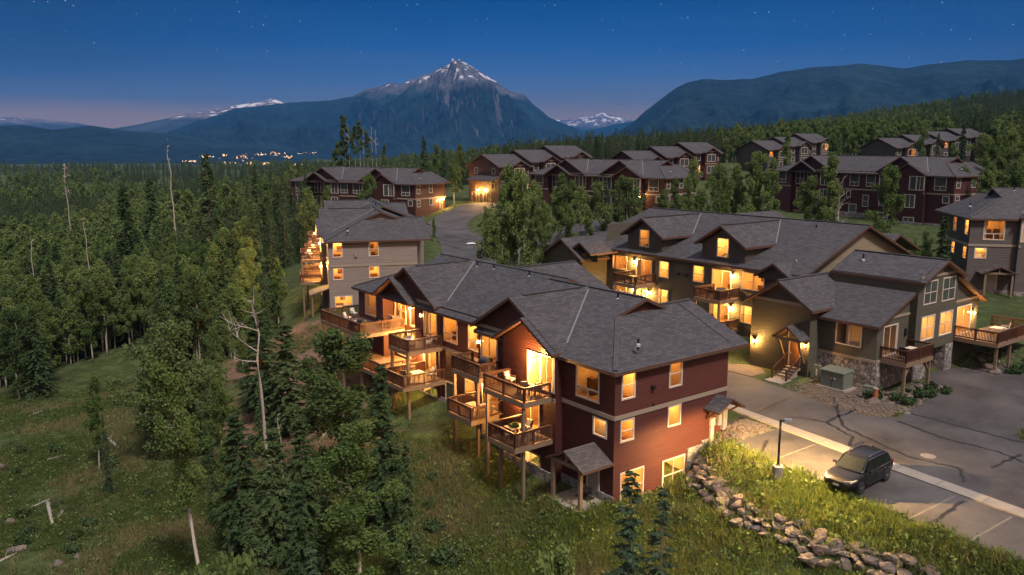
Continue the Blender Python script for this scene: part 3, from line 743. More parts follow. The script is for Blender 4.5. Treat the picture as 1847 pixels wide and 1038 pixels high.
# V: low wing with corner deck
h.wall((37.9, -2.0), (43., -2.0), NB, 1.5, 10.6, [Wn(1.2, 3.7, 5.5, 7.9, 'slider', 1, depth=3., seed=51)], [(0, 1.5), (5.1, 1.5), (5.1, 8.3), (0, 10.6)])
h.strip((37.9, -2.), (43., -2.), NB, 8.4, .2); h.wall((43., -2), (43., 8), PA, 1.5, 8.3)
h.roof([(37.95, -2.55, 11.0), (43.6, -2.55, 8.25), (43.6, 8, 8.25), (37.95, 8, 11.0)])
h.deck(38.6, 46., -5.7, -2.02, 5.45, ('a0', 'a1', 'b0'), [(39.2, -5.4, 2), (41.8, -5.4, 2), (45.6, -5.4, 2)]); h.lamp(42.1, -2., 7.1, NB, 16.)
# M: main long block with dormers
aF = 31.
PM = h.wall((aF, 33.2), (aF, 8.0), NA, 2.2, 10.6, [Wn(1.0, 3.15, 8.14, 9.53, 'pair', 1, seed=61), Wn(4.8, 6.9, 7.45, 9.5, 'slider', 1, depth=3., seed=62), Wn(8.1, 9.3, 8.03, 9.64, 'dh', 1), Wn(12.75, 13.98, 8.16, 9.7, 'dh', 1, seed=5), Wn(15.15, 17.4, 7.45, 9.6, 'slider', 1, depth=3., seed=64), Wn(18.8, 21.15, 8.24, 9.73, 'pair', 1),
    Wn(1.3, 3.15, 5.0, 6.26, 'pair', 1), Wn(5.3, 6.3, 4.4, 6.2, 'six', 1), Wn(8.1, 9.3, 5.1, 6.6, 'dh', 1, seed=9), Wn(15.0, 17.3, 4.3, 6.3, 'slider', 1, depth=3., seed=71), Wn(18.85, 20.0, 4.94, 6.5, 'dh', 1)])
for (c, w) in ((27.35, 5.0), (16.85, 5.2)):
    h.gable((aF - .04, c - w / 2), (aF - .04, c + w / 2), NA, 10.2, 12.1, .62, [Wn(w / 2 - .6, w / 2 + .63, 11.05, 12.75, 'dh', 1, depth=1.4)], zb=10.35)
    for sg in (-1, 1): h.wall((aF - .06, c + sg * w / 2), (aF + 6, c + sg * w / 2), (0, sg), 10.3, 12.15, to=h.B)
    h.groof('a', c, 14.15, 3.1, .62, aF - .7, aF + 10.5); h.ridgecap((aF - .3, c, 14.15), (aF + 9, c, 14.15))
    zv = lambda a: 10.35 + .39 * (a - 30.3)
    a1 = 30.3 + (14.15 - 1.92 - 10.35) / .39; a2 = 30.3 + (14.1 - 10.35) / .39
    h.flash((a1, c - 3.05, zv(a1) + .06), (a2, c - .1, zv(a2) + .06))
for q, z, w in ((28.87, 9.2, 24.), (15.65, 9.25, 24.), (28.87, 6.02, 22.), (26.59, 6.05, 22.), (15.7, 6.1, 24.)): h.lamp(aF, q, z, NA, w)
h.roof([(30.3, 7.2, 10.35), (30.3, 33.5, 10.35), (35.2, 36.5, 12.26), (40.4, 35.5, 14.29), (40.4, 7.2, 14.29)]); h.ridgecap((40.4, 7.2, 14.29), (40.4, 35.4, 14.29))
h.roof([(40.4, 7.2, 14.29), (40.4, 35.5, 14.29), (50, 35.5, 10.5), (50, 7.2, 10.5)])
TB = h.mb(); h2W, h.W = h.W, TB
h.wall((30.9, 7.9), (49.5, 7.9), NB, 6, 14.2, [], [(0, 6), (18.6, 6), (18.6, 10.5), (9.5, 14.1), (0, 10.4)]); TB.build('gable_wall', M['tan'], h.root); h.W = h2W
h.wall((31, 33.2), (49, 33.2), PB, 2, 13)
h.groof('b', 50.5, 12.6, 4.6, .42, 9.4, 20, lo=1); h.groof('a', 26, 14.0, 4, .42, 41, 52)
h.deck(27.9, 30.98, 25.6, 28.9, 7.25, ('a0', 'b0', 'b1'), [(28.05, 25.75, 2), (28.05, 28.7, 2)]); h.deck(27.9, 30.98, 25.6, 28.9, 4.2, ('a0', 'b0', 'b1'), [])
h.deck(27.9, 30.98, 14.6, 17.8, 7.25, ('a0', 'b0', 'b1'), [(28.05, 14.75, 2), (28.05, 17.6, 2)]); h.deck(27.9, 30.98, 14.6, 17.8, 4.2, ('a0', 'b0', 'b1'), [])
h.wallbox(PM, 'wall_vent', 10.6, 10.85, .15, 8.5, 8.75, 'black'); h.wallbox(PM, 'wall_vent', 11.7, 12.0, .15, 8.5, 8.8, 'black')
# nested gable over the window beside the wing
h.gable((30.2, 8.2), (30.2, 12.1), NA, 9.6, 9.95, .62, []); h.groof('a', 10.2, 11.25, 2.0, .62, 29.6, 33.4)
h.flash((31.6, 8.3, 10.25), (32.7, 9.9, 11.35))
# L: far-left wing
h.wall((27.2, 33.22), (31, 33.22), NB, 2.2, 9.9); h.gable((27.2, 33.2), (27.2, 39.5), NA, 2.2, 9.4, .6)
h.groof('a', 36.3, 11.4, 3.6, .6, 26.6, 40); h.groof('a', 33.4, 11.2, 1.9, .6, 26.9, 36); h.groof('b', 38, 12.4, 7.5, .4, 35, 46)
h.gable((28.2, 31.75), (28.2, 35.1), NA, 9, 10.2, .6)
h.wall((31, 39.5), (31, 45), NA, 2, 9.5); h.wall((31, 45), (45, 45), PB, 2, 10)
h.pipe(39, 12, 13.6, .5); h.pipe(37.4, 20.3, 13.1, .35); h.pipe(33.2, 3.6, 11.95, .55)
h.finish()
s_lamp = 1.
# ================================================================ stepped townhouses uphill
def stepped(label, x, y, z, az, n, wall, batt, w=8.6, d=11, hh=8.6, rise=1.1, lit=(), door=(), group=None):
    """row of n joined units along b, each a little higher, front gable bay on each; front faces -a"""
    fr = Frame(x, y, az, z); H = House('stepped_townhouse', label, fr, wall, batt, detail=1, group=group)
    for i in range(n):
        b0, b1 = -i * w, -(i + 1) * w; zt = hh + rise * i; zb = -3
        c = (b0 + b1) / 2
        li = lambda k: 1 if (i, k) in lit else 0
        H.wall((0, b1), (0, b0), NA, zb, zt, [Wn(.8, 2., zt - 2., zt - .7, 'dh', li(0)), Wn(w - 2., w - .8, zt - 2., zt - .7, 'single', li(1)), Wn(.8, 2., zt - 4.8, zt - 3.3, 'dh', li(2)), Wn(w - 2., w - .8, zt - 4.8, zt - 3.3, 'dh', li(3))])
        H.wall((0, b0), (d, b0), PB, zb, zt + 2.2, [], [(0, zb), (d, zb), (d, zt), (d / 2, zt + 2.2), (0, zt)]) ; H.wall((0, b1), (d, b1), NB, zb, zt + 2.2, [], [(0, zb), (d, zb), (d, zt), (d / 2, zt + 2.2), (0, zt)])
        bw = 3.9; bb = c - .2
        H.gable((-1.2, bb - bw / 2), (-1.2, bb + bw / 2), NA, zb, zt - .1, .5, [Wn(.7, 3.2, zt - 2.2, zt - .6, 'two', li(4)), Wn(.7, 3.2, zt - 5., zt - 3.4, 'two', li(5))], zb=zt + .1)
        for sg in (-1, 1): H.wall((-1.2, bb + sg * bw / 2), (0, bb + sg * bw / 2), (0, sg), zb, zt)
        H.groof('b', d / 2, zt + 2.35, d / 2 + .6, .42, b1 - .5, b0 + .5)
        H.groof('a', bb, zt + 1.1, bw / 2 + .5, .5, -1.8, 4)
        H.strip((-1.2, bb - bw / 2), (-1.2, bb + bw / 2), NA, zt - 2.9, .2)
    for (b, zz, wt) in door: H.lamp(-.0, b, zz, NA, wt)
    return H
Y = 172; x = at_y(900, Y, 15)
Hs = stepped('brown stepped townhouse with lit garages beside the bend of the road', x, Y, 9.6, -38, 3, 'brown', 'brownv', hh=8., lit=((0, 2), (0, 4)), rise=.9)
PB0 = P_of((0, 0), (11, 0), PB)
m = Hs.mb(); m.slab([(-.3, 1.9, 5.0), (9.2, 1.9, 5.0), (8.4, 0, 5.9), (0, 0, 5.9)], .2); m.build('skirt_roof', [M['shingle'], M['fascia']], Hs.root)
for q, z0, lt in ((1.4, 6.3, 0), (7.6, 6.3, 0), (1.6, 3.2, 1)): Hs.window(PB0, q, q + .9, z0, z0 + 1.1, 'single', lt)
for q in (2.9, 5.6, 8.2): Hs.window(PB0, q, q + 1.5, .1, 2.2, 'two', 1, depth=2.4)
for q in (4.9, 7.5): Hs.lamp(q, 0, 2.7, PB, 26.)
Hs.lamp(0, -2.6, 2.9, NA, 20.)
Hs.finish()
Y = 192; x = at_y(1150, Y, 18); Hs = stepped('red stepped townhouse with pale window frames, uphill behind the middle aspens', x, Y, 9.6, -30, 3, 'maroon', 'maroonv', rise=1.0, w=8.6, lit=((1, 5), (2, 3)), door=((-18, 1.5, 20.), (-22, 2.5, 20.))); Hs.finish()
Y = 225; x = at_y(1385, Y, 20); Hs = stepped('charcoal stepped townhouse low on the far hillside, small pale gables', x, Y, 12.2, -32, 3, 'char', 'brownv', rise=1.0, w=8.8, lit=((0, 1), (2, 4))); Hs.finish()
Y = 215; x = at_y(1615, Y, 20); Hs = stepped('grey-brown stepped townhouse uphill at far right with overlapping roofs', x, Y, 12.8, -25, 4, 'char', 'charv', rise=.9, w=8.8, lit=((0, 4), (2, 1))); Hs.finish()
# ================================================================ terrain
RZ = 2.8
AN = []
def an(a, b, z): x, y = R.w(a, b); AN.append((x, y, z))
for q in ((0, 0, -.1), (-.6, 5, -.3), (-.6, 10, .0), (0, 14.5, .35), (1.3, 19, .6), (0.6, 26, .7), (1, 33, .6), (3, 38, 1.), (5, -.2, -.25), (3, -3, -.3), (0, -4, -.8), (6.8, -.4, .5), (8.2, -.5, 1.5), (9.3, -.5, 2.1), (10.7, -.6, 2.75),
    (-3, 4, -1.2), (-3, 9, -1.1), (-3.5, 15, -.9), (-3.5, 22, -.8), (-3.5, 30, -.8), (-2.5, .3, -.15), (-2.7, 3, -.2), (-1.2, 1.7, -.1), (-3.6, 1.7, -.6), (-2.5, -4, -1.2),
    (-9, 4, -3.), (-9, 12, -3.2), (-9, 22, -3.4), (-9, 32, -3.6), (-9, 44, -2.6), (-9, -6, -3.2), (-17, 0, -4.6), (-17, 15, -5), (-17, 35, -5.4), (-28, 10, -5.8), (-28, 30, -6), (-45, 20, -6.3), (-17, -14, -4.5),
    (5.6, -2.5, 1.4), (4.2, -4.6, 1.2), (3.4, -7, 1.2), (3.3, -9.5, 1.3), (3.3, -12, 1.4), (3.6, -14.5, 1.5), (3.6, -20, 1.6),
    (7.2, -3, 2.6), (6.3, -6.5, 2.35), (5.6, -9, 2.3), (5.3, -12.5, 2.3), (5.2, -16, 2.4), (5.1, -21, 2.4), (2., -3.8, .1), (1.4, -8, -.1), (1.4, -12, .0), (1.4, -16, .2), (-3, -10, -1.6), (-3, -18, -1.4),
    (13, -3, RZ), (13, -12, RZ), (13, -22, RZ), (18, 0, RZ), (18, 10, RZ), (18, -12, RZ), (24, -12, RZ + .1), (30, -6, RZ + .1), (24, 2, RZ), (26, -3, 2.6), (28, -4.5, 2.5), (24.5, 8, RZ), (24, 20, RZ + .3), (22, 34, RZ + .8), (34, -3, RZ), (36, -8, 3.1), (40, -4, 3.3), (44, -6, 3.8), (48, 0, 4.6), (50, 10, 6), (34, -14, 3.), (30, -20, 3.2), (48, -22, 3.6), (58, -5, 6)): an(*q)
for f_, pts in ((G2, ((0, 0, 0), (10, 0, 1.5), (11, 0, 2.7), (12, 10, 2.8), (0, 15, 0), (0, 34, .5), (-5, 0, -1.8), (-5, 15, -1.8), (-5, 34, -1.5), (-14, 5, -5.5), (-14, 25, -5), (5, -4, -.3), (13, 30, 3.6), (14, 10, 3), (-25, 20, -7.5))),
    (G3, ((0, 0, 1.), (0, 15, .5), (0, 30, 0), (10, 0, 2.9), (14, 6, 3), (-6, 10, -1), (14, 25, 3))), (G4, ((0, 0, 0), (0, 15, 0), (0, 30, 0), (-8, 8, -1.5), (-8, 20, -2), (12, 0, 2.5), (14, 15, 2.8))),
    (G5, ((0, 0, 0), (0, 15, 0), (0, 36, 0), (-6, 10, -1), (-6, 26, -1), (12, 0, 2.5), (14, 20, 2.8), (-14, 15, -2.2))), (G6, ((0, 0, 0), (0, 10, 0), (-5, 5, -.5), (10, 0, 2.), (12, 10, 2.8)))):
    for a, b, z in pts: x, y = f_.w(a, b); AN.append((x, y, f_.z + z))
for px, Yv, z in ((830, 120, 6.9), (800, 135, 8.), (865, 160, 9.6), (900, 175, 10.2), (960, 178, 10.4), (1000, 100, 4.8), (1100, 120, 5.8), (1250, 130, 7.2), (1000, 150, 7.5), (1120, 190, 12.6), (1260, 195, 13.), (1400, 225, 14.8), (1600, 215, 15.2), (1750, 215, 15.5), (1830, 140, 11), (1840, 110, 8.5),
    (1500, 100, 5.4), (1620, 105, 6.2), (700, 190, 9), (600, 200, 7), (520, 190, 4), (440, 160, -3), (440, 100, -5.5), (300, 100, -6.5), (100, 100, -7), (0, 70, -6), (300, 60, -5.8), (0, 45, -5.2), (250, 40, -4.8), (-300, 100, -8), (400, 46, -4.), (700, 34, -2.2), (1000, 34, -1.2), (1400, 34, .4), (1847, 34, 1.2), (600, 40, -3.4), (-300, 40, -6),
    (100, 200, -8), (400, 250, -5), (650, 260, 5.), (100, 400, -9), (500, 400, -8), (900, 300, 10), (1300, 300, 17), (1700, 300, 20), (2100, 200, 18), (2100, 100, 8), (2100, 50, 3)):
    AN.append((at_y(px, Yv, z), Yv, z))
AN = np.array(AN)
def _fit(P):
    D = np.linalg.norm(P[:, None, :2] - P[None, :, :2], axis=2); n = len(P)
    A = np.zeros((n + 3, n + 3)); A[:n, :n] = -D + np.eye(n) * -.35; A[:n, n] = 1; A[:n, n + 1:] = P[:, :2]; A[n, :n] = 1; A[n + 1:, :n] = P[:, :2].T
    return np.linalg.solve(A, np.concatenate([P[:, 2], [0, 0, 0]]))
WT = _fit(AN)
# road sheets: polygons with their own height function
def polyin(poly, x, y):
    ins = np.zeros(x.shape, bool); n = len(poly)
    for i in range(n):
        (x0, y0), (x1, y1) = poly[i], poly[(i + 1) % n]
        c = ((y0 > y) != (y1 > y)) & (x < (x1 - x0) * (y - y0) / (y1 - y0 + 1e-12) + x0); ins ^= c
    return ins
def pdist(poly, x, y, closed=True):
    d = np.full(x.shape, 1e9); n = len(poly)
    for i in range(n if closed else n - 1):
        (x0, y0), (x1, y1) = poly[i], poly[(i + 1) % n]
        dx, dy = x1 - x0, y1 - y0; t = np.clip(((x - x0) * dx + (y - y0) * dy) / (dx * dx + dy * dy + 1e-9), 0, 1)
        d = np.minimum(d, np.hypot(x - x0 - t * dx, y - y0 - t * dy))
    return d
RW = lambda pts: [R.w(a, b) for a, b in pts]
BAY = RW([(8.3, -2.6), (7.6, -6.), (7.3, -9.6), (6.75, -12.6), (6.45, -16), (6.3, -21), (6.2, -30), (10.4, -30), (11.25, -18.5), (12.3, -7.6), (12.9, -2.6)])
GUT = RW([(13.7, 2.2), (12.4, -7.6), (11.35, -18.5), (10.5, -30), (11.5, -30), (12.4, -18.2), (13.5, -7.6), (14.6, 2.6), (14.9, 8), (14., 8)])
ROAD = RW([(14.7, 2.6), (13.55, -7.7), (12.45, -18.2), (11.55, -30), (24, -30), (23.4, -14.4), (24, -13.4), (26.3, -13.0), (40, -17), (54, -15), (46, -7.5), (38, -2.3), (33.3, -2.2), (31.9, -4.3), (29, -5.6), (25.2, -5.9), (21.6, -6.4), (20.2, -4.8), (20.1, -2.), (21.3, 2.4), (21.9, 6.4), (21.6, 20), (22., 34), (14.5, 34), (14.9, 8)])
APR = RW([(10.75, 2.6), (10.75, 9.), (12.3, 9.), (18.75, 19.9), (18.75, 33.9), (14.4, 33.9), (14.85, 8.02), (13.95, 8.02), (13.65, 2.6)])
def back_z(x, y): return 2.8 + np.maximum(0, y - 78) * .0735
BCL = [(R.w(18.2, 34)), (R.w(19, 42))]
for px, py in ((835, 437), (812, 420), (806, 405), (822, 391), (850, 378), (878, 370)):
    Yv = 90.
    for _ in range(40): z = 2.8 + max(0, Yv - 78) * .0735; r = ray(px, py); Yv = (z - CAMH) / (r[2] / r[1]) * .5 + Yv * .5
    BCL.append((at_y(px, Yv, z), Yv))
BCL.append((BCL[-1][0] + 14, BCL[-1][1] + 3)); BCL.append((BCL[-1][0] + 40, BCL[-1][1] + 2))
def ribbon(cl, w):
    # smooth the centre line
    P = [Vector(p) for p in cl]; S = []
    for i in range(len(P) - 1):
        p0, p1, p2, p3 = P[max(0, i - 1)], P[i], P[i + 1], P[min(len(P) - 1, i + 2)]
        for k in range(8):
            t = k / 8; S.append(.5 * ((2 * p1) + (p2 - p0) * t + (2 * p0 - 5 * p1 + 4 * p2 - p3) * t * t + (3 * p1 - p0 - 3 * p2 + p3) * t ** 3))
    S.append(P[-1]); l, r = [], []
    for i, p in enumerate(S):
        d = (S[min(i + 1, len(S) - 1)] - S[max(0, i - 1)]).normalized(); n = Vector((-d.y, d.x)); ww = w(i / len(S)) if callable(w) else w
        l.append(p + n * ww / 2); r.append(p - n * ww / 2)
    return l, r
BL, BR = ribbon(BCL, 7.2)
BACK = [tuple(p) for p in BL] + [tuple(p) for p in reversed(BR)]
FLAT = [(BAY, RZ), (GUT, RZ), (ROAD, RZ), (APR, RZ)]
def mesa(x, y):                            # far land: hill on the right, plain and valley on the left
    az = np.degrees(np.arctan2(x, np.maximum(y, 1))); d = np.hypot(x, y)
    hill = np.interp(az, [-90, -12, -2, 4, 10, 18, 26, 33, 45, 90], [-8, -8, 6, 12, 19, 32, 49, 64, 88, 110])
    t = np.clip((d - 330) / 560, 0, 1); t = t * t * (3 - 2 * t)
    base = np.interp(az, [-90, -25, -8, 2, 15, 33, 90], [-8, -8, 1, 12, 17, 21, 24])
    z = base + (hill - base) * t
    fall = np.clip((d - 1050) / 1500, 0, 1)
    return z - fall * np.interp(az, [-90, -30, 0, 10, 40], [32, 32, 45, 60, 110])
def ground(x, y, roads=True):
    x = np.atleast_1d(np.asarray(x, float)); y = np.atleast_1d(np.asarray(y, float)); z = np.empty(x.shape)
    sh = x.shape; xf, yf = x.ravel(), y.ravel(); zf = np.empty(xf.shape)
    for i in range(0, len(xf), 20000):
        X, Y_ = xf[i:i + 20000], yf[i:i + 20000]
        D = np.hypot(X[:, None] - AN[None, :, 0], Y_[:, None] - AN[None, :, 1])
        zf[i:i + 20000] = -D @ WT[:len(AN)] + WT[len(AN)] + WT[len(AN) + 1] * X + WT[len(AN) + 2] * Y_
    d = np.hypot(xf, yf)
    zf = np.clip(zf, -12, 26)
    zf += fbm(xf * .12, yf * .12, 3, 3) * .5 * np.clip((d - 30) / 40, .3, 1)
    k = np.clip((d - 240) / 120, 0, 1); k = np.maximum(k, np.clip((abs(xf) - 130) / 80, 0, 1)); k = k * k * (3 - 2 * k)
    far = mesa(xf, yf) + fbm(xf * .008, yf * .008, 9, 4) * np.clip((d - 250) / 300, 0, 1) * 9
    zf = zf * (1 - k) + far * k
    if roads:
        near = (d < 260)
        if near.any():
            X, Y_ = xf[near], yf[near]; zz = zf[near]
            for poly, rz in FLAT + [(BACK, None)]:
                zr = back_z(X, Y_) if rz is None else np.full(X.shape, rz)
                ins = polyin(poly, X, Y_); dd = pdist(poly, X, Y_); wgt = np.where(ins, 1., np.clip(1 - (dd - .15) / (1.3 if rz is not None else 2.5), 0, 1))
                zz = zz * (1 - wgt) + (zr - .07) * wgt
            zf[near] = zz
    return zf.reshape(sh)
def gz(x, y): return float(ground([x], [y])[0])
def hit(px, py):
    r = ray(px, py); t = 20.
    for _ in range(4000):
        p = (r[0] * t, r[1] * t)
        if CAMH + r[2] * t < gz(*p): break
        t *= 1.01
    return p
def axis(*segs):
    out = []
    for a, b, s in segs: out.append(np.arange(a, b, s))
    return np.concatenate(out)
xs = axis((-6000, -1200, 300), (-1200, -300, 60), (-300, -90, 6), (-90, -30, 1.5), (-30, 50, .6), (50, 110, 1.5), (110, 300, 6), (300, 1200, 60), (1200, 6301, 300))
ys = axis((-60, 20, 10), (20, 76, .6), (76, 130, 1.3), (130, 240, 2.5), (240, 500, 12), (500, 1500, 50), (1500, 6500, 250))
GX, GY = np.meshgrid(xs, ys); GZ = ground(GX, GY)
def grid_mesh(name, X, Y, Z, mat, **k):
    me = bpy.data.meshes.new(name); ny, nx = X.shape
    v = np.stack([X, Y, Z], -1).reshape(-1, 3); i = np.arange(ny * nx).reshape(ny, nx)
    f = np.stack([i[:-1, :-1], i[:-1, 1:], i[1:, 1:], i[1:, :-1]], -1).reshape(-1, 4)
    me.vertices.add(len(v)); me.vertices.foreach_set('co', v.ravel()); me.loops.add(f.size); me.loops.foreach_set('vertex_index', f.ravel())
    me.polygons.add(len(f)); me.polygons.foreach_set('loop_start', np.arange(0, f.size, 4)); me.polygons.foreach_set('loop_total', np.full(len(f), 4))
    me.polygons.foreach_set('use_smooth', np.ones(len(f), bool)); me.update(); me.validate()
    me.materials.append(mat); o = bpy.data.objects.new(name, me); COL.objects.link(o); return tag(o, **k)
def ground_mat():
    m, nt, p, o = newmat('meadow_ground'); g = N(nt, 'NewGeometry'); pos = g.outputs['Position']
    mp = N(nt, 'Mapping'); L(nt, pos, mp.inputs[0])
    n1 = noise(nt, mp.outputs[0], .06, 5); n2 = noise(nt, mp.outputs[0], .7, 6, .65); n3 = noise(nt, mp.outputs[0], 6., 4, .7); n4 = noise(nt, mp.outputs[0], .22, 4)
    c = ramp(nt, n2, [(.3, (.030, .048, .018)), (.5, (.062, .090, .030)), (.68, (.105, .130, .048)), (.8, (.125, .115, .07))])
    c = mix(nt, ramp(nt, n4, [(.56, (0, 0, 0)), (.72, (.8, .8, .8))]), c, (.060, .052, .034))
    c = mix(nt, ramp(nt, n3, [(.45, (0, 0, 0)), (.75, (1, 1, 1))]), c, (.022, .024, .012))
    # bare brown bank between the townhouses and the wood
    sx = N(nt, 'SeparateXYZ'); L(nt, pos, sx.inputs[0])
    for (qx, qy), rad in ((R.w(-4.5, 35), 10.), (R.w(.5, 50), 9.), (R.w(-8.5, 24), 6.5), (R.w(-8, 14), 3.)):
        dd = N(nt, 'VectorMath', operation='DISTANCE'); L(nt, pos, dd.inputs[0]); dd.inputs[1].default_value = (qx, qy, -2.)
        k = math_(nt, 'ADD', math_(nt, 'DIVIDE', dd.outputs['Value'], rad), math_(nt, 'MULTIPLY', math_(nt, 'SUBTRACT', n2, .5), 1.1))
        c = mix(nt, ramp(nt, k, [(.8, (1, 1, 1)), (1.1, (0, 0, 0))]), c, mix(nt, n3, (.10, .060, .038), (.24, .155, .105)))
    for (qx, qy), rad in ((R.w(23.4, -2.2), 4.6), (R.w(10.3, -1.4), 1.9)):
        dd = N(nt, 'VectorMath', operation='DISTANCE'); L(nt, pos, dd.inputs[0]); dd.inputs[1].default_value = (qx, qy, 2.6)
        k = math_(nt, 'ADD', math_(nt, 'DIVIDE', dd.outputs['Value'], rad), math_(nt, 'MULTIPLY', math_(nt, 'SUBTRACT', n2, .5), .9))
        c = mix(nt, ramp(nt, k, [(.85, (1, 1, 1)), (1.05, (0, 0, 0))]), c, mix(nt, n3, (.07, .05, .036), (.17, .13, .095)))
    L(nt, c, p.inputs['Base Color']); p.inputs['Roughness'].default_value = .95; p.inputs['Specular IOR Level'].default_value = .1
    bump(nt, p, math_(nt, 'ADD', n3, math_(nt, 'MULTIPLY', n2, 2.)), .9, .12); return m
grid_mesh('ground', GX, GY, GZ, ground_mat(), kind='structure')
# ---------------------------------------------------------------- road sheets
def asphalt(name, c):
    m, nt, p, o = newmat(name); pos = N(nt, 'NewGeometry').outputs['Position']
    n1 = noise(nt, pos, .25, 5, .6); n2 = noise(nt, pos, 30., 3); n3 = noise(nt, pos, 1.6, 5, .7)
    col = ramp(nt, n1, [(.32, tuple(x * .5 for x in c)), (.5, c), (.68, tuple(x * 1.55 for x in c))])
    col = mix(nt, ramp(nt, n3, [(.5, (0, 0, 0)), (.75, (.6, .6, .6))]), col, tuple(x * 1.5 for x in c))
    col = mix(nt, math_(nt, 'MULTIPLY', n2, .6), col, tuple(x * .55 for x in c))
    L(nt, col, p.inputs['Base Color']); p.inputs['Roughness'].default_value = .75; p.inputs['Specular IOR Level'].default_value = .3
    bump(nt, p, n2, .5, .01); return m
M['asph'] = asphalt('worn_asphalt', (.088, .081, .077)); M['asph2'] = asphalt('dark_asphalt', (.072, .067, .066)); M['seal'] = plain('tar_sealant', (.022, .021, .021), .5, .2)
M['paint'] = plain('worn_white_paint', (.155, .138, .118), .8, .5, 3.)
def sheet(name, poly, z, mat, th=.25):
    b = MB(); n = len(poly); v = [(x, y, z) for x, y in poly]
    from mathutils.geometry import tessellate_polygon
    for t in tessellate_polygon([[Vector(p) for p in v]]): b.poly([v[i] for i in t])
    for i in range(n): p, q = v[i], v[(i + 1) % n]; b.poly([p, q, (q[0], q[1], z - th), (p[0], p[1], z - th)])
    o = b.build(name, mat, uv=False); o['kind'] = 'structure'
    import bmesh as _b
    bm = _b.new(); bm.from_mesh(o.data); _b.ops.recalc_face_normals(bm, faces=bm.faces); bm.to_mesh(o.data); bm.free(); return o
sheet('road', ROAD, RZ, M['asph2']); sheet('parking_area', BAY, RZ + .004, M['asph']); sheet('driveway', APR, RZ + .008, M['asph'])
M['dirt'] = plain('tan_dirt', (.14, .11, .08), .95, .4, 1.2)
sheet('dirt_yard', RW([(21.95, 6.3), (24.9, 6.3), (24.9, 9), (30.9, 9), (30.9, 33), (22.05, 33.9), (21.65, 20)]), RZ + .05, M['dirt'], .5)
sheet('gutter', GUT, RZ + .03, M['conc'])
b = MB()
for i in range(len(BL) - 1): p = [BL[i], BL[i + 1], BR[i + 1], BR[i]]; b.poly([(q.x, q.y, float(back_z(q.x, q.y)) + .012) for q in p])
o = b.build('road', M['asph2'], uv=False); o['kind'] = 'structure'
def strip_line(name, pts, w, z, mat, zf=None, jitter=0.):
    b = MB(); P = [Vector(p) for p in pts]; S = []
    for i in range(len(P) - 1):
        n = max(1, int((P[i + 1] - P[i]).length / .35))
        for k in range(n): S.append(P[i].lerp(P[i + 1], k / n))
    S.append(P[-1]); l = []
    for i, p in enumerate(S):
        d = (S[min(i + 1, len(S) - 1)] - S[max(0, i - 1)]).normalized(); nn = Vector((-d.y, d.x)); j = (random.random() - .5) * jitter
        ww = w * (1 + (random.random() - .5) * (.7 if jitter else 0)); q = p + nn * j; zz = zf(q.x, q.y) if zf else z
        l.append(((q.x + nn.x * ww / 2, q.y + nn.y * ww / 2, zz), (q.x - nn.x * ww / 2, q.y - nn.y * ww / 2, zz)))
    for i in range(len(l) - 1): b.poly([l[i][0], l[i + 1][0], l[i + 1][1], l[i][1]])
    o = b.build(name, mat, uv=False); o['kind'] = 'structure'; return o
for a0, b0, a1, b1 in ((8.2, -5.9, 12.2, -5.9), (6.7, -9.2, 11.9, -9.5), (6.6, -15, 11.2, -15.1), (6.6, -18, 11., -18.1)): strip_line('parking_line', RW([(a0, b0), (a1, b1)]), .13, RZ + .009, M['paint'])
for px in (((1580, 630), (1500, 690), (1330, 755)), ((1420, 750), (1490, 762), (1545, 738)), ((1490, 762), (1540, 790), (1530, 805), (1560, 798)), ((1620, 760), (1700, 790), (1800, 815), (1847, 835)), ((1500, 700), (1520, 770), (1640, 825), (1730, 845)), ((1730, 845), (1740, 870)), ((1790, 845), (1840, 820)), ((1660, 960), (1680, 945), (1705, 925), (1740, 905)),
    ((1330, 815), (1370, 820), (1385, 795)), ((1340, 830), (1400, 848), (1450, 850)), ((1620, 740), (1847, 800)), ((1360, 745), (1300, 770))):
    strip_line('crack_seal', [on_z(*p, RZ) for p in px], .2, RZ + .014, M['seal'], jitter=.18)
for px in (((790, 430), (820, 440), (860, 425)), ((800, 440), (835, 452), (880, 445)), ((785, 412), (830, 415), (862, 408)), ((800, 425), (845, 433)), ((812, 400), (850, 396))):
    pts = []
    for p in px:
        Yv = 110.
        for _ in range(40): z = 2.8 + max(0, Yv - 78) * .0735; r = ray(*p); Yv = (z - CAMH) / (r[2] / r[1]) * .5 + Yv * .5
        pts.append((at_y(p[0], Yv, z), Yv))
    strip_line('crack_seal', pts, .4, 0, M['seal'], zf=lambda x, y: float(back_z(x, y)) + .02, jitter=.3)
for i in range(9):
    t = i / 8; strip_line('gutter_joint', RW([(11.2 + 2.7 * t, -19 + 21. * t), (12.2 + 2.5 * t, -19 + 21. * t)]), .03, RZ + .034, M['seal'])
b = MB(); b.lathe((*R.w(16, -11.3), RZ + .008), [(.0, .016), (.38, .016), (.45, .0)], 20); tag(b.build('manhole_cover', M['concd'], uv=False), 'round pale manhole cover in the road beyond the parked car', 'manhole cover')
b = MB(); b.lathe((*R.w(25.8, -10.5), RZ + .008), [(.0, .016), (.42, .016), (.5, .0)], 20); tag(b.build('manhole_cover', M['asph'], uv=False), 'dark manhole cover in the driveway of the olive townhouse', 'manhole cover')
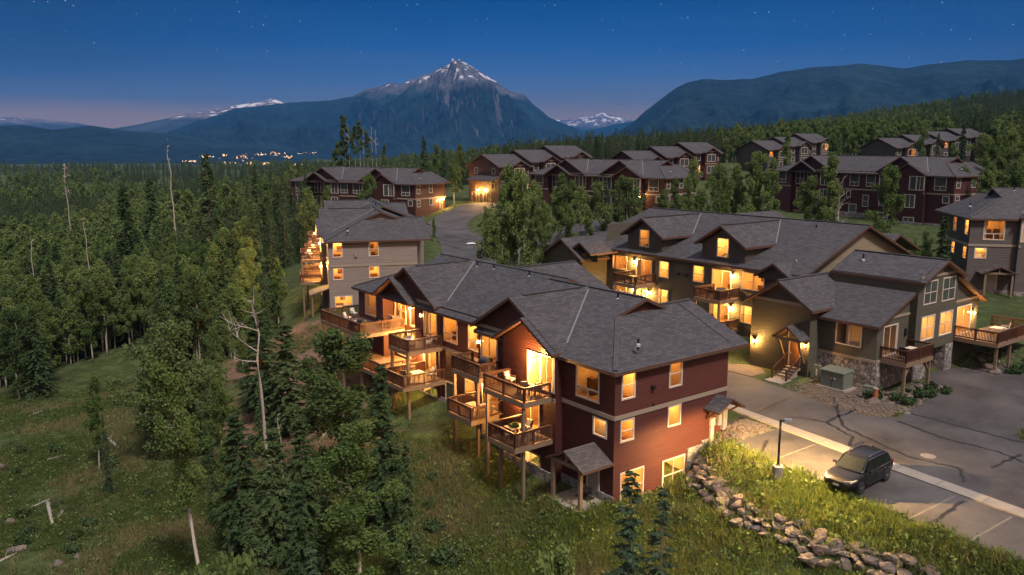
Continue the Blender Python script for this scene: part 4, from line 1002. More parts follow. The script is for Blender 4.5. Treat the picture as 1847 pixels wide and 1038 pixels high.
# ---------------------------------------------------------------- mountains
def mountain_mat(name, forest, rock, snowz, treez, thr=.5):
    m, nt, p, o = newmat(name); g = N(nt, 'NewGeometry'); pos = g.outputs['Position']; sp = N(nt, 'SeparateXYZ'); L(nt, pos, sp.inputs[0]); nz = N(nt, 'SeparateXYZ'); L(nt, g.outputs['Normal'], nz.inputs[0])
    mp = N(nt, 'Mapping'); mp.inputs['Scale'].default_value = (1, 1, .3); L(nt, pos, mp.inputs[0])
    n1 = noise(nt, mp.outputs[0], .004, 8, .65); n2 = noise(nt, mp.outputs[0], .02, 5, .6); n3 = noise(nt, mp.outputs[0], .0016, 4)
    fcol = ramp(nt, n2, [(.3, tuple(x * .55 for x in forest)), (.7, tuple(x * 1.5 for x in forest))])
    fcol = mix(nt, ramp(nt, n3, [(.5, (0, 0, 0)), (.7, (.7, .7, .7))]), fcol, tuple(x * 2.2 for x in forest))
    rcol = ramp(nt, n1, [(.3, tuple(x * .5 for x in rock)), (.7, tuple(x * 1.6 for x in rock))])
    tl = math_(nt, 'ADD', sp.outputs[2], math_(nt, 'MULTIPLY', math_(nt, 'SUBTRACT', n1, .5), treez * .75))
    alp = ramp(nt, math_(nt, 'DIVIDE', tl, treez * 2), [(.46, (0, 0, 0)), (.54, (1, 1, 1))])
    c = mix(nt, alp, fcol, rcol)
    st = math_(nt, 'ADD', math_(nt, 'SUBTRACT', 1., nz.outputs[2]), math_(nt, 'MULTIPLY', math_(nt, 'SUBTRACT', n1, .5), .9))
    c = mix(nt, ramp(nt, st, [(.54, (0, 0, 0)), (.64, (1, 1, 1))]), c, rcol)
    sn = math_(nt, 'ADD', math_(nt, 'DIVIDE', math_(nt, 'SUBTRACT', sp.outputs[2], snowz), snowz * 2.6), math_(nt, 'MULTIPLY', math_(nt, 'SUBTRACT', noise(nt, mp.outputs[0], .0085, 7, .72), .5), 2.1))
    sa = ramp(nt, sn, [(thr, (0, 0, 0)), (thr + .05, (1, 1, 1))])
    sa = mix(nt, ramp(nt, math_(nt, 'DIVIDE', sp.outputs[2], snowz * 2), [(.40, (0, 0, 0)), (.44, (1, 1, 1))]), (0, 0, 0), sa)
    c = mix(nt, sa, c, (.62, .60, .62))
    L(nt, c, p.inputs['Base Color']); p.inputs['Roughness'].default_value = .95; p.inputs['Specular IOR Level'].default_value = .05
    bump(nt, p, n2, 1., 22.); return m
def mountain(name, sil, D, Db, mat, base=-40, rough=.12, seed=0, nx=420, ny=90, spur=1., px0=None):
    pxs = [p[0] for p in sil]; pys = [p[1] for p in sil]
    u = np.linspace(pxs[0], pxs[-1], nx); az = np.arctan((u - CX) / (F / CT))
    h = np.interp(u, pxs, pys)
    v = np.concatenate([np.linspace(0, 1, ny), np.linspace(1, 1.5, 14)[1:]])
    AZ_, V = np.meshgrid(az, v); Hh = np.broadcast_to(h, AZ_.shape)
    rr = Db + (D - Db) * V
    x = rr * np.sin(AZ_); y = rr * np.cos(AZ_)
    yD = D * np.cos(AZ_); zt = CAMH + yD * (-ST + (CY - Hh) / F * CT) / (CT + (CY - Hh) / F * ST)
    w = np.where(V <= 1, V, np.maximum(0, 1 - (V - 1) * 2.0)); prof = w ** 1.25
    S_ = ridged(AZ_ * D * .0013 + V * .6 + fbm(V * 3, AZ_ * 9, seed + 3, 3), V * 2.0, seed, 5) - .55 + .45 * (ridged(AZ_ * D * .0045 + V, V * 4., seed + 7, 4) - .5)
    fine = fbm(x * .006, y * .006, seed + 5, 5)
    amp = (zt - base) * np.clip(V * 4, 0, 1) * np.clip((.97 - V) * 2., 0, 1)
    z = base + (zt - base) * prof + amp * S_ * rough * spur * 3 + fine * (zt - base) * rough * .5 * np.clip(V * 3, 0, 1) * np.where(V > .93, .35, 1)
    jag = (ridged(AZ_ * D * .006, AZ_ * 0, seed + 9, 4) - .6) * (zt - base) * .024
    z = z + jag * np.clip((V - .6) / .4, 0, 1)
    z = np.where(V < .02, base - 60, z)
    return grid_mesh(name, x, y, z, mat, kind='structure')
fo = (.011, .024, .028)
MM = mountain_mat('alpine_mountain', fo, (.078, .080, .088), 540, 410, .13)
M2 = mountain_mat('forested_mountain', fo, (.09, .08, .075), 3000, 2500, .9)
M3 = mountain_mat('snow_mountain', (.03, .038, .035), (.10, .09, .088), 350, 280, .10)
mountain('mountain', [(-500, 215), (-200, 205), (0, 210), (60, 214), (140, 222), (200, 233), (260, 240)], 11000, 8500, M3, seed=31, rough=.06)
mountain('mountain', [(120, 262), (200, 234), (260, 223), (300, 214), (340, 206), (400, 196), (440, 189), (470, 186), (495, 178), (510, 184), (530, 196), (600, 215), (700, 240)], 9000, 7000, M3, seed=5, rough=.16)
mountain('mountain', [(230, 262), (290, 243), (340, 226), (380, 212), (430, 196), (520, 185), (600, 180), (640, 173), (665, 161), (690, 156), (705, 149), (722, 152), (745, 143), (775, 134), (800, 121), (822, 112), (832, 109), (845, 117), (868, 131), (895, 147), (920, 163), (945, 170), (960, 186), (975, 200), (990, 212), (1010, 221), (1035, 231), (1050, 243), (1075, 262)], 7000, 4200, MM, seed=12, rough=.26, spur=1.2, nx=640, ny=130)
mountain('mountain', [(960, 240), (990, 216), (1020, 217), (1045, 213), (1065, 210), (1085, 203), (1100, 208), (1125, 213), (1150, 219), (1200, 235)], 12500, 10500, M3, seed=8, rough=.2)
mountain('hill', [(960, 262), (1000, 233), (1030, 228), (1050, 236), (1080, 232), (1110, 224), (1150, 217), (1220, 214), (1300, 225)], 8800, 7400, M2, seed=18, rough=.05)
mountain('mountain', [(1030, 272), (1080, 252), (1115, 238), (1140, 222), (1160, 203), (1185, 183), (1215, 160), (1235, 150), (1262, 143), (1300, 144), (1350, 143), (1400, 131), (1450, 123), (1500, 118), (1543, 114), (1575, 118), (1620, 125), (1680, 113), (1740, 108), (1800, 109), (1847, 103), (2000, 92), (2300, 108), (2700, 120)], 4600, 2500, M2, seed=44, rough=.16, nx=520)
mountain('hill', [(-500, 235), (-200, 228), (0, 228), (40, 226), (100, 234), (170, 227), (230, 236), (300, 240), (380, 252), (460, 262), (560, 274)], 4300, 3200, M2, seed=52, rough=.05)
# ---------------------------------------------------------------- lights of the town in the valley
b = MB()
TL = [(360, 283, .8), (372, 284, 1.2), (385, 283, 1.4), (396, 286, 1.), (405, 279, .9)]
rt = random.Random(5)
for cx, cy, sx, sy, n in ((370, 283, 10, 2, 18), (408, 295, 14, 3, 26), (405, 280, 6, 2, 6), (450, 296, 8, 4, 26), (480, 296, 12, 3, 26), (470, 279, 10, 2, 10), (500, 278, 16, 3, 10), (520, 284, 12, 2, 9), (540, 297, 26, 1.5, 30), (440, 284, 20, 6, 16), (345, 291, 14, 1.5, 14), (565, 299, 20, 1.5, 14), (590, 295, 6, 3, 6), (555, 277, 20, 2, 6)):
    for _ in range(int(n * 2)): TL.append((cx + rt.gauss(0, sx / 2.1), cy + rt.gauss(0, sy / 1.9), rt.uniform(.35, 1.25)))
WH = MB()
for px, py, s in TL:
    Yv = min(2900, (CAMH + 24) / max(.006, math.tan(TH + math.atan((py - CY) / F)))); z = z_of(py, Yv); x = at_y(px, Yv, z); r = .56 * s * Yv / 2600
    t = WH if rt.random() < .28 else b
    t.lathe((x, Yv, z), [(0, -r), (r * .7, -r * .7), (r, 0), (r * .7, r * .7), (0, r)], 8)
ol = b.build('town_lights', [emis('amber_town_light', (1., .50, .16), 9.)], uv=False); tag(ol, 'scatter of amber lights of the town in the valley below the mountain', 'town lights', kind='stuff')
ol = WH.build('town_lights', [emis('pale_town_light', (1., .86, .68), 7.)], uv=False); tag(ol, 'pale white lights among the amber town lights in the valley', 'town lights', kind='stuff')
# ================================================================ vegetation
M['bark'] = plain('pale_aspen_bark', (.29, .27, .225), .85, .35, 2.5)
M['barkw'] = plain('white_aspen_bark', (.44, .42, .38), .85, .3, 2.5); M['barkd'] = plain('grey_brown_bark', (.10, .075, .055), .9, .4, 3.)
M['barkg'] = plain('weathered_grey_wood', (.32, .29, .26), .85, .35, 3.)
M['leaf'] = leafmat('aspen_leaf', (.070, .126, .036), (.20, .26, .088))
M['leafd'] = leafmat('dark_willow_leaf', (.046, .086, .030), (.125, .175, .066))
M['needle'] = leafmat('spruce_needle', (.030, .058, .026), (.080, .122, .050), .12)
M['needleb'] = leafmat('blue_spruce_needle', (.030, .056, .032), (.085, .125, .070), .12)
M['grass'] = leafmat('meadow_grass', (.075, .125, .022), (.21, .235, .06), .4)
M['grassd'] = leafmat('dark_meadow_grass', (.050, .085, .024), (.13, .165, .050), .4)
M['dry'] = leafmat('dry_grass', (.12, .11, .045), (.25, .22, .11), .35)
def quads(C, U, V, name, mat, parent=None, tri=False):
    """leaf faces: centre C, half axes U, V (n x 3 arrays)"""
    n = len(C); me = bpy.data.meshes.new(name)
    if tri: v = np.stack([C - U, C + U, C + V * 2], 1).reshape(-1, 3); k = 3
    else: v = np.stack([C - V, C + U, C + V, C - U], 1).reshape(-1, 3); k = 4
    me.vertices.add(len(v)); me.vertices.foreach_set('co', v.ravel().astype(np.float32))
    me.loops.add(n * k); me.loops.foreach_set('vertex_index', np.arange(n * k)); me.polygons.add(n)
    me.polygons.foreach_set('loop_start', np.arange(0, n * k, k)); me.polygons.foreach_set('loop_total', np.full(n, k)); me.update(); me.materials.append(mat)
    o = bpy.data.objects.new(name, me); COL.objects.link(o)
    if parent: o.parent = parent
    return o
def rdirs(r, n):
    v = r.normal(size=(n, 3)); return v / np.linalg.norm(v, axis=1)[:, None]
def perp(r, n, Nn=None):
    a = rdirs(r, n); b = rdirs(r, n); b -= a * (a * b).sum(1)[:, None]; b /= np.linalg.norm(b, axis=1)[:, None]; return a, b
def unlink(o):
    for c in list(o.children): unlink(c)
    COL.objects.unlink(o)
def aspen(seed, h=12., w=2.6, c0=.34, nl=5200, ls=.15, leaf='leaf', bark='bark', name='aspen_tree', multi=1, top=1., tw=.0105):
    r = np.random.default_rng(seed); root = empty(name); m = MB(); pts_all = []; clumps = []
    for st in range(multi):
        ox, oy = (0, 0) if multi == 1 else (r.uniform(-.9, .9), r.uniform(-.9, .9)); hh = h * (1 if st == 0 else r.uniform(.7, .95))
        lean = r.uniform(-.05, .05, 2); n = 9; P = []; Rr = []
        for i in range(n + 1):
            t = i / n; P.append((ox + lean[0] * hh * t + r.normal() * .05 * t * 2, oy + lean[1] * hh * t + r.normal() * .05 * t * 2, hh * t * .97 - .3 * (i == 0))); Rr.append(hh * tw * (1 - t) ** .8 + .015)
        m.tube(P, Rr, 8)
        nb = int(22 / (1 + .4 * (multi > 1)))
        for k in range(nb):
            t = c0 * .75 + (1 - c0 * .75) * (k + r.random()) / nb; i = min(n - 1, int(t * n)); p = np.array(P[i]) * (1 - (t * n - i)) + np.array(P[i + 1]) * (t * n - i)
            tt = max(0, (t - c0) / (1 - c0)); prof = (math.sin(PI * min(1, tt * .80 + .17)) ** .75) * w * r.uniform(.55, 1.1) if t > c0 else w * r.uniform(.2, .45)
            a = r.uniform(0, 2 * PI); up = r.uniform(.25, .8); e = p + np.array([math.cos(a) * prof, math.sin(a) * prof, prof * up])
            mid = (p + e) / 2 + np.array([0, 0, -.08 * prof]); br = .012 * hh * .28 * (1 - t * .6)
            m.tube([p, mid, e], [br, br * .6, .008], 4, cap=False)
            if t > c0 * .9:
                for q in (.45, .75, 1.): clumps.append((*(p + (e - p) * q + r.normal(size=3) * .25), r.uniform(.35, .8) * (w / 2.6) ** .6))
        for q in np.linspace(max(c0 + .1, .5), 1., 7): clumps.append((P[-1][0] * q, P[-1][1] * q, hh * q * top, r.uniform(.3, .6)))
    trunk = m.build('trunk', M[bark], root, smooth=True, uv=False)
    cl = np.array(clumps); wt = cl[:, 3] ** 2; idx = r.choice(len(cl), nl, p=wt / wt.sum()); c = cl[idx]
    d = rdirs(r, nl) * (r.random(nl) ** .45)[:, None] * c[:, 3:4] * np.array([1, 1, 1.15]); C = c[:, :3] + d
    a, b = perp(r, nl); s = ls * r.uniform(.6, 1.25, nl)[:, None]
    quads(C, a * s * .75, b * s, 'crown', M[leaf], root); return root
def spruce(seed, h=13., w=2.3, nl=5200, mat='needle', c0=.05, name='spruce_tree', power=.85, gap=.0):
    r = np.random.default_rng(seed); root = empty(name); m = MB()
    m.tube([(0, 0, -.3), (r.normal() * .05, 0, h * .5), (0, 0, h)], [h * .013, h * .008, .01], 8)
    Cs, Us, Vs = [], [], []
    nb = int(h * 15)
    for k in range(nb):
        t = c0 + (1 - c0) * ((k + r.random()) / nb) ** 1.15
        if t > .995: continue
        z = h * t; Lb = w * (1 - t) ** power * r.uniform(.62, 1.12) + .12; a = r.uniform(0, 2 * PI)
        if r.random() < gap: continue
        dr = np.array([math.cos(a), math.sin(a), 0]); droop = r.uniform(.10, .32) if t < .75 else -.25
        e = np.array([0, 0, z]) + dr * Lb + np.array([0, 0, -Lb * droop])
        if k % 3 == 0: m.tube([(0, 0, z), tuple(e)], [.022, .006], 3, cap=False)
        n = max(4, int(nl / nb * (.35 + 1.1 * (1 - t)))); q = r.random(n) ** .7
        base = np.array([0, 0, z])[None] * (1 - q)[:, None] + e[None] * q[:, None]; base[:, 2] += Lb * .12 * np.sin(q * PI)
        side = np.array([-dr[1], dr[0], 0]); sg = r.choice([-1, 1], n)[:, None]; ln = (r.uniform(.16, .34, n) * (1.25 - q * .6))[:, None] * (.6 + .5 * w / 2.3)
        tip = side * sg * r.uniform(.35, 1, (n, 1)) + dr * r.uniform(.3, 1., (n, 1)) + np.array([0, 0, -1]) * r.uniform(.0, .5, (n, 1)); tip /= np.linalg.norm(tip, axis=1)[:, None]
        nn = rdirs(r, n); uu = np.cross(tip, nn); uu /= np.linalg.norm(uu, axis=1)[:, None]
        Cs.append(base + tip * ln * .5); Us.append(uu * ln * .26); Vs.append(tip * ln * .85)
    m.build('trunk', M['barkd'], root, smooth=True, uv=False)
    quads(np.concatenate(Cs), np.concatenate(Us), np.concatenate(Vs), 'crown', M[mat], root); return root
def bush(seed, h=1.6, w=1.3, nl=1500, leaf='leafd', ls=.13, name='shrub'):
    r = np.random.default_rng(seed); root = empty(name); m = MB(); cl = []
    for k in range(11):
        a = r.uniform(0, 2 * PI); e = (math.cos(a) * w * r.uniform(.2, .9), math.sin(a) * w * r.uniform(.2, .9), h * r.uniform(.45, 1)); m.tube([(0, 0, -.1), (e[0] * .4, e[1] * .4, e[2] * .55), e], [.035, .02, .006], 4, cap=False)
        cl.append((*e, w * r.uniform(.22, .4))); cl.append((e[0] * .7, e[1] * .7, e[2] * .6, w * .3))
    m.build('stem', M['barkd'], root, uv=False); cl = np.array(cl); c = cl[r.integers(0, len(cl), nl)]
    C = c[:, :3] + rdirs(r, nl) * (r.random(nl) ** .5)[:, None] * c[:, 3:4]; a, b = perp(r, nl); s = ls * r.uniform(.6, 1.2, nl)[:, None]
    quads(C, a * s * .7, b * s, 'foliage', M[leaf], root); return root
def dead(seed, h=14., nb=14, name='dead_tree', c0=.4, w=1.6, fork=False, tw=.011):
    r = np.random.default_rng(seed); root = empty(name); m = MB(); n = 9; lean = r.uniform(-.03, .03, 2)
    P = [(lean[0] * h * i / n + r.normal() * .04 * i / 3, lean[1] * h * i / n + r.normal() * .04 * i / 3, h * i / n - .3 * (i == 0)) for i in range(n + 1)]
    m.tube(P, [h * tw * (1 - i / n) ** .7 + .02 for i in range(n + 1)], 8)
    def br(p, d, ln, rad, dep):
        q = [p]; dd = d
        for i in range(3): dd = dd + r.normal(size=3) * .22 + np.array([0, 0, .1]); dd /= np.linalg.norm(dd); q.append(q[-1] + dd * ln / 3)
        m.tube(q, [rad, rad * .75, rad * .5, rad * .2], 4, cap=False)
        if dep > 0:
            for i in (1, 2, 3):
                for _ in range(2): d2 = dd + r.normal(size=3) * .7; br(q[i], d2 / np.linalg.norm(d2), ln * r.uniform(.35, .55), rad * .5, dep - 1)
    for k in range(nb):
        t = c0 + (.98 - c0) * r.random(); i = min(n - 1, int(t * n)); p = np.array(P[i]) * (1 - t * n + i) + np.array(P[i + 1]) * (t * n - i); a = r.uniform(0, 2 * PI); d = np.array([math.cos(a), math.sin(a), r.uniform(.2, 1.)]); br(p, d / np.linalg.norm(d), w * r.uniform(.5, 1.1) * (1.15 - t * .6), h * .004, 1)
    m.build('trunk', M['barkg'], root, smooth=True, uv=False); return root
PR = {}
for i in range(5): PR['a%d' % i] = (aspen(100 + i, 12, 1.45 + .17 * i, .24 + .07 * (i % 3), 9000, .105), 12)
for i in range(2): PR['m%d' % i] = (aspen(120 + i, 10, 1.5, .2, 11000, .11, multi=4), 10)
PR['w0'] = (aspen(131, 9, 2.7, .10, 15000, .11, 'leafd', 'barkd', name='willow_tree', multi=3), 9); PR['w1'] = (aspen(132, 12, 2.3, .2, 13000, .115, 'leafd', name='aspen_tree', multi=2), 12)
PR['h0'] = (aspen(140, 14, 1.9, .46, 13000, .095, bark='barkw'), 14); PR['h1'] = (aspen(147, 13, 2.1, .15, 15000, .095), 13); PR['h2'] = (aspen(143, 13, 2.6, .30, 15000, .11, 'leafd', multi=1), 13)
for i in range(3): PR['s%d' % i] = (spruce(200 + i, 13, 2.1 + .3 * i, 6500), 13)
PR['p0'] = (spruce(210, 13, 2.3, 12000, 'needle'), 13); PR['p1'] = (spruce(211, 12, 2.5, 12000, 'needle', .12, power=.6, gap=.1, name='pine_tree'), 12); PR['b0'] = (spruce(212, 10, 1.9, 7000, 'needleb', gap=.35, power=.9), 10)
PR['k3'] = (bush(305, 2.6, 1.3, 5200, 'leaf', .09), 2.6); PR['k0'] = (bush(301), 1.6); PR['k1'] = (bush(302, 1.3, 1.5, 1800, 'leaf'), 1.3); PR['k2'] = (bush(303, .7, .7, 900, 'needle', .1), .7)
PR['d0'] = (dead(401, 14, 15, c0=.72, w=.95, tw=.006), 14); PR['d1'] = (dead(402, 14, 4, c0=.85, w=.5, tw=.0055), 14); PR['d2'] = (dead(405, 14, 5, c0=.5, w=3.2, tw=.0085), 14); PR['d3'] = (dead(404, 7, 34, c0=.15, w=1.8, tw=.012), 7)
PR['t0'] = (aspen(151, 20, 1.4, .74, 1200, .2, 'leafd', tw=.0065), 20); PR['t1'] = (dead(407, 20, 6, c0=.6, w=1.4, tw=.006, name='bare_aspen_tree'), 20); PR['t2'] = (aspen(153, 20, 2.1, .3, 3600, .22, 'leafd', tw=.008), 20)
for k, (o, h_) in PR.items(): unlink(o)
GROUPS = {}
def put(kind, x, y, h, label, group=None, rz=None, z=None, name=None, cat='tree', wide=1., tilt=0.):
    o0, h0 = PR[kind]; c = copy_tree(o0); s = h / h0; c.scale = (s * wide, s * wide, s); c.location = (x, y, gz(x, y) if z is None else z)
    c.rotation_euler = (tilt * math.cos(1), tilt, random.uniform(0, 2 * PI) if rz is None else rz)
    for k in ('label', 'category', 'group'):
        if k in c: del c[k]
    tag(c, label, cat, group)
    if name: c.name = name
    return c
def putp(kind, px, Y, top, label, group=None, **k):
    """tree whose trunk shows at pixel column px at distance Y, top at pixel row top"""
    x = at_y(px, Y, 5); z = gz(x, Y); x = at_y(px, Y, (z + z_of(top, Y)) / 2); z = gz(x, Y)
    return put(kind, x, Y, max(.5, z_of(top, Y) - z), label, group, z=z - .1, **k)
# --- the big trees beside the camera
putp('h0', 352, 45, 652, 'tall aspen with a long bare white trunk, leaning at the front of the wood', rz=1., tilt=-.09, wide=.78)
putp('w0', 305, 68, 590, 'broad bushy dark green tree behind the leaning white-trunked aspen', wide=1.1)
putp('h2', 612, 56, 598, 'round-headed aspen in front of the lower balconies of the red townhouse', wide=1.35, tilt=-.03)
putp('p0', 690, 52, 655, 'tall dark spruce between the round-headed aspen and the red townhouse', wide=1.)
putp('h1', 652, 42, 775, 'full green aspen at the bottom of the view, in front of the tall dark spruce', wide=1.35)
putp('d2', 478, 58, 512, 'forked dead grey tree with crooked bare limbs on the brown bank')
for i, (px, Yv, top, kd, wd_, lb) in enumerate(((432, 50, 735, 'p1', .9, 'shaggy dark pine right of the leaning white-trunked aspen'), (497, 48, 770, 'p1', 1., 'dark pine below the forked dead tree, half in its shade'), (545, 52, 745, 'p1', .9, 'dark pine below the brown bank, left of the round-headed aspen'), (590, 46, 830, 's0', 1.0, 'dark spruce left of the full green aspen'), (540, 43, 868, 'p1', 1., 'low dark pine at the bottom edge left of the full green aspen'), (455, 43, 880, 's1', .9, 'low dark spruce at the bottom edge under the dead tree'), (735, 47, 790, 's1', .8, 'narrow dark spruce at the foot of the tall dark spruce, towards the lawn'), (715, 44, 900, 's0', .9, 'small spruce right of the full green aspen'))):
    putp(kd, px, Yv, top, lb, wide=wd_)
putp('p1', 516, 68, 580, 'small bushy pine alone on the bank left of the round-headed aspen', wide=1.2)
putp('p1', 470, 72, 560, 'small bushy pine behind the forked dead tree', wide=1.2)
putp('b0', 1136, 35.5, 846, 'young thin-topped spruce before the end wall of the red townhouse', wide=1.); putp('b0', 1192, 35, 878, 'young spruce beside the thin-topped one, before the low lit windows', wide=.9)
putp('b0', 566, 35, 985, 'tip of a pale blue spruce at the bottom edge'); putp('k3', 425, 35.5, 1000, 'pale green bush at the bottom edge below the dark pines', cat='bush', name='bush', wide=.5); putp('k3', 1010, 36, 985, 'low green bush at the bottom edge below the entry porch', cat='bush', name='bush', wide=.5)
putp('d1', 1165 - 650, 50, 730, 'thin bare dead trunk between the dark pines')
putp('a1', 172, 66, 680, 'slim young aspen alone on the clearing', wide=.75); putp('b0', 190, 62, 745, 'stunted sapling on the clearing below the slim young aspen', wide=.4)
some_ = ((400, 62, 690, 'a2', .8), (425, 58, 735, 'a0', .8), (392, 74, 640, 'a1', .8), (440, 78, 600, 'a4', .8), (415, 90, 560, 'a3', .85), (455, 92, 520, 'a1', .85), (478, 98, 490, 's1', .8), (436, 84, 575, 's0', .9), (385, 84, 590, 'm1', .8), (408, 50, 800, 'a1', .7), (470, 66, 690, 's2', .8), (385, 55, 790, 's0', .7), (500, 104, 470, 'a0', .8), (490, 110, 440, 's0', .8))
for px, Yv, top, kd, wd_ in some_: putp(kd, px, Yv, top, 'green tree in the belt between the clearing and the brown bank', 'trees between the clearing and the brown bank', wide=wd_)
# --- tall dead trunks
putp('d0', 126, 165, 294, 'tall dead white trunk with broken upper branches over the wood'); putp('d1', 318, 150, 248, 'tallest bare pole-like dead trunk standing over the wood'); putp('d1', 165, 120, 382, 'short bare dead trunk right of the tall dead white trunk'); putp('d1', 58, 110, 412, 'leaning bare dead trunk near the left edge', tilt=-.05)
for px, top, kd, lb in ((622, 212, 't2', 'dark full-crowned tall tree at the left of the bare-trunked group'), (605, 258, 't2', 'lower dark tree at the foot of the bare-trunked group'), (630, 222, 't1', ''), (640, 228, 't0', ''), (650, 220, 't0', ''), (657, 232, 't1', ''), (664, 240, 't0', ''), (672, 228, 't1', ''), (680, 232, 't1', ''), (694, 262, 't0', '')):
    c = putp(kd, px, 230, top, lb or 'tall slender trunk bare almost to the top, behind the grey townhouse', None if lb else 'tall bare-trunked trees on the rise', wide=.9, name='tall_tree')
# --- individually visible wood on the left
def forest_mask(x, y):
    d = np.degrees(np.arctan2(x, y)); return d
WOOD = []
rf = random.Random(21)
def edge_y(px): return float(np.interp(px, [-400, 0, 60, 150, 240, 300, 345, 400, 470, 520], [86, 90, 95, 102, 108, 100, 95, 94, 104, 118]))
tries = 0; cell = {}
def free(x, y, d):
    i, j = int(x // 4), int(y // 4)
    for a in (-1, 0, 1):
        for b_ in (-1, 0, 1):
            for (u, v) in cell.get((i + a, j + b_), ()):
                if (u - x) ** 2 + (v - y) ** 2 < d * d: return False
    cell.setdefault((i, j), []).append((x, y)); return True
while len(WOOD) < 3000 and tries < 60000:
    tries += 1; Yv = 88 + (rf.random() ** 1.3) * 310; px = rf.uniform(-60, 640); x = at_y(px, Yv, 2)
    if px > 555 and Yv < 260: continue
    if Yv < edge_y(px) + 14 * (vnoise(px * .035, 3., 8) - .4) or x < -230: continue
    la = G2.loc(x, Yv)
    if -10 < la[0] < 26 and -6 < la[1] < 50: continue
    lb = G3.loc(x, Yv)
    if -7 < lb[0] < 20 and -6 < lb[1] < 38: continue
    if px > 505 and Yv < 128: continue
    if vnoise(x * .03, Yv * .03, 4) > .83 and Yv > 130: continue
    if free(x, Yv, 1.9 if Yv < 150 else 2.6): WOOD.append((Yv, x, px))
WOOD.sort()
WX = np.array([w[1] for w in WOOD]); WY = np.array([w[0] for w in WOOD]); WZ = ground(WX, WY)
con = vnoise(WX * .035, WY * .035, 77)
NI = 245
for i in range(min(NI, len(WOOD))):
    kd = rf.choice(['s0', 's1', 's2']) if (con[i] > .60 and rf.random() < .75) or rf.random() < .14 else rf.choice(['a0', 'a1', 'a2', 'a3', 'a4', 'm0', 'm1', 'a0', 'a3', 'w1'])
    hgt = rf.uniform(7.5, 12.) if kd[0] != 's' else rf.uniform(8., 14.)
    if WOOD[i][2] > 330 and WY[i] < 90: hgt *= 1.
    sp = kd[0] == 's'
    put(kd, WX[i], WY[i], hgt, 'dark pointed conifer standing in the wood on the left' if sp else 'green aspen standing in the wood on the left', 'conifers of the left wood' if sp else 'aspens of the left wood', z=WZ[i] - .1)
for px, Yv, top, kd in ((378, 150, 276, 's1'), (462, 175, 300, 's0'), (230, 130, 335, 's2'), (275, 170, 320, 's1'), (560, 185, 318, 's2'), (545, 170, 330, 's0'), (500, 160, 330, 's1')): putp(kd, px, Yv, top, 'conifer rising above the crowns of the left wood', 'taller conifers of the left wood')
# --- trees between the townhouses
def some(spec, label, group):
    for px, Yv, top, kd, wd_ in spec: putp(kd, px, Yv, top, label, group, wide=wd_)
some(((885, 96, 375, 'm0', .8), (905, 98, 340, 'a0', .9), (925, 99, 305, 'a1', .95), (948, 97, 312, 'a3', .9), (975, 96, 368, 'a2', .75), (960, 108, 330, 'a4', .9), (935, 108, 320, 'a2', .9)), 'leafy aspen with a white trunk beside the winding road', 'aspens by the winding road')
some(((1010, 110, 318, 'a0', .9), (1030, 112, 330, 'a1', .9), (1048, 106, 340, 'a2', .8), (1070, 112, 330, 'a3', .8), (1092, 114, 325, 's1', .7), (1110, 116, 336, 's0', .7), (1135, 112, 322, 'w1', 1.), (1000, 120, 340, 'a4', .9), (1060, 100, 380, 'a1', .8), (1090, 100, 372, 'a3', .8), (1150, 118, 345, 'a0', .9), (1025, 100, 372, 'a4', .8)), 'green tree in the thicket before the twin-gabled red townhouse', 'thicket between the road and the twin-gabled townhouse')
some(((1195, 118, 345, 'a2', .9), (1215, 124, 325, 'a1', .9), (1238, 128, 318, 'a0', .8), (1255, 140, 290, 'a3', .9), (1262, 118, 345, 'm1', .9), (1290, 130, 300, 'a4', .9), (1310, 125, 320, 'a2', 1.), (1330, 126, 300, 'a0', 1.), (1352, 124, 280, 'a1', .9), (1372, 122, 278, 'a3', .9), (1390, 120, 290, 'a0', .9), (1345, 112, 350, 'm0', .8), (1300, 112, 352, 'm1', .8), (1230, 110, 360, 'm0', .9)), 'green aspen between the two far red townhouses', 'aspens between the far red townhouses')
some(((1490, 106, 284, 'a1', .9), (1590, 100, 302, 'a3', .95)), 'lone aspen with pale trunk in front of the long red townhouse', 'lone aspens before the long red townhouse')
putp('a2', 1452, 108, 322, 'small aspen left of the lone pale-trunked ones'); putp('d3', 1512, 106, 330, 'leafless grey tree between the two lone aspens', wide=.9)
some(((1720, 160, 262, 'a1', 1.), (1765, 150, 245, 'a4', 1.), (1790, 165, 230, 's1', 1.), (1800, 140, 248, 'a0', 1.), (1825, 145, 235, 'a3', 1.), (1845, 135, 250, 'a2', 1.), (1780, 135, 290, 'm0', 1.), (1830, 128, 290, 'm1', 1.), (1865, 140, 240, 'a1', 1.), (1735, 140, 300, 'm1', .9)), 'green tree on the slope at the upper right edge', 'trees on the right slope')
putp('p0', 1698, 84, 388, 'dark spruce beside the charcoal grey townhouse', wide=1.1)
some(((1650, 92, 430, 'm1', .5), (1668, 96, 420, 'w0', .6), (1630, 90, 440, 's2', .5), (1600, 104, 405, 'm0', .6), (1575, 108, 395, 's1', .6)), 'low bush behind the olive townhouse', 'bushes behind the olive townhouse')
some(((670, 150, 316, 'a3', 1.), (800, 215, 265, 's1', 1.), (830, 185, 262, 'a0', .9), (818, 175, 290, 'a2', .9), (765, 235, 245, 's0', 1.), (790, 232, 262, 'a1', 1.), (560, 146, 342, 'm0', .9), (590, 146, 338, 'a2', .7), (783, 130, 392, 'm1', .5)), 'green tree around the red townhouse beyond the grey one', 'trees around the far left red townhouse')
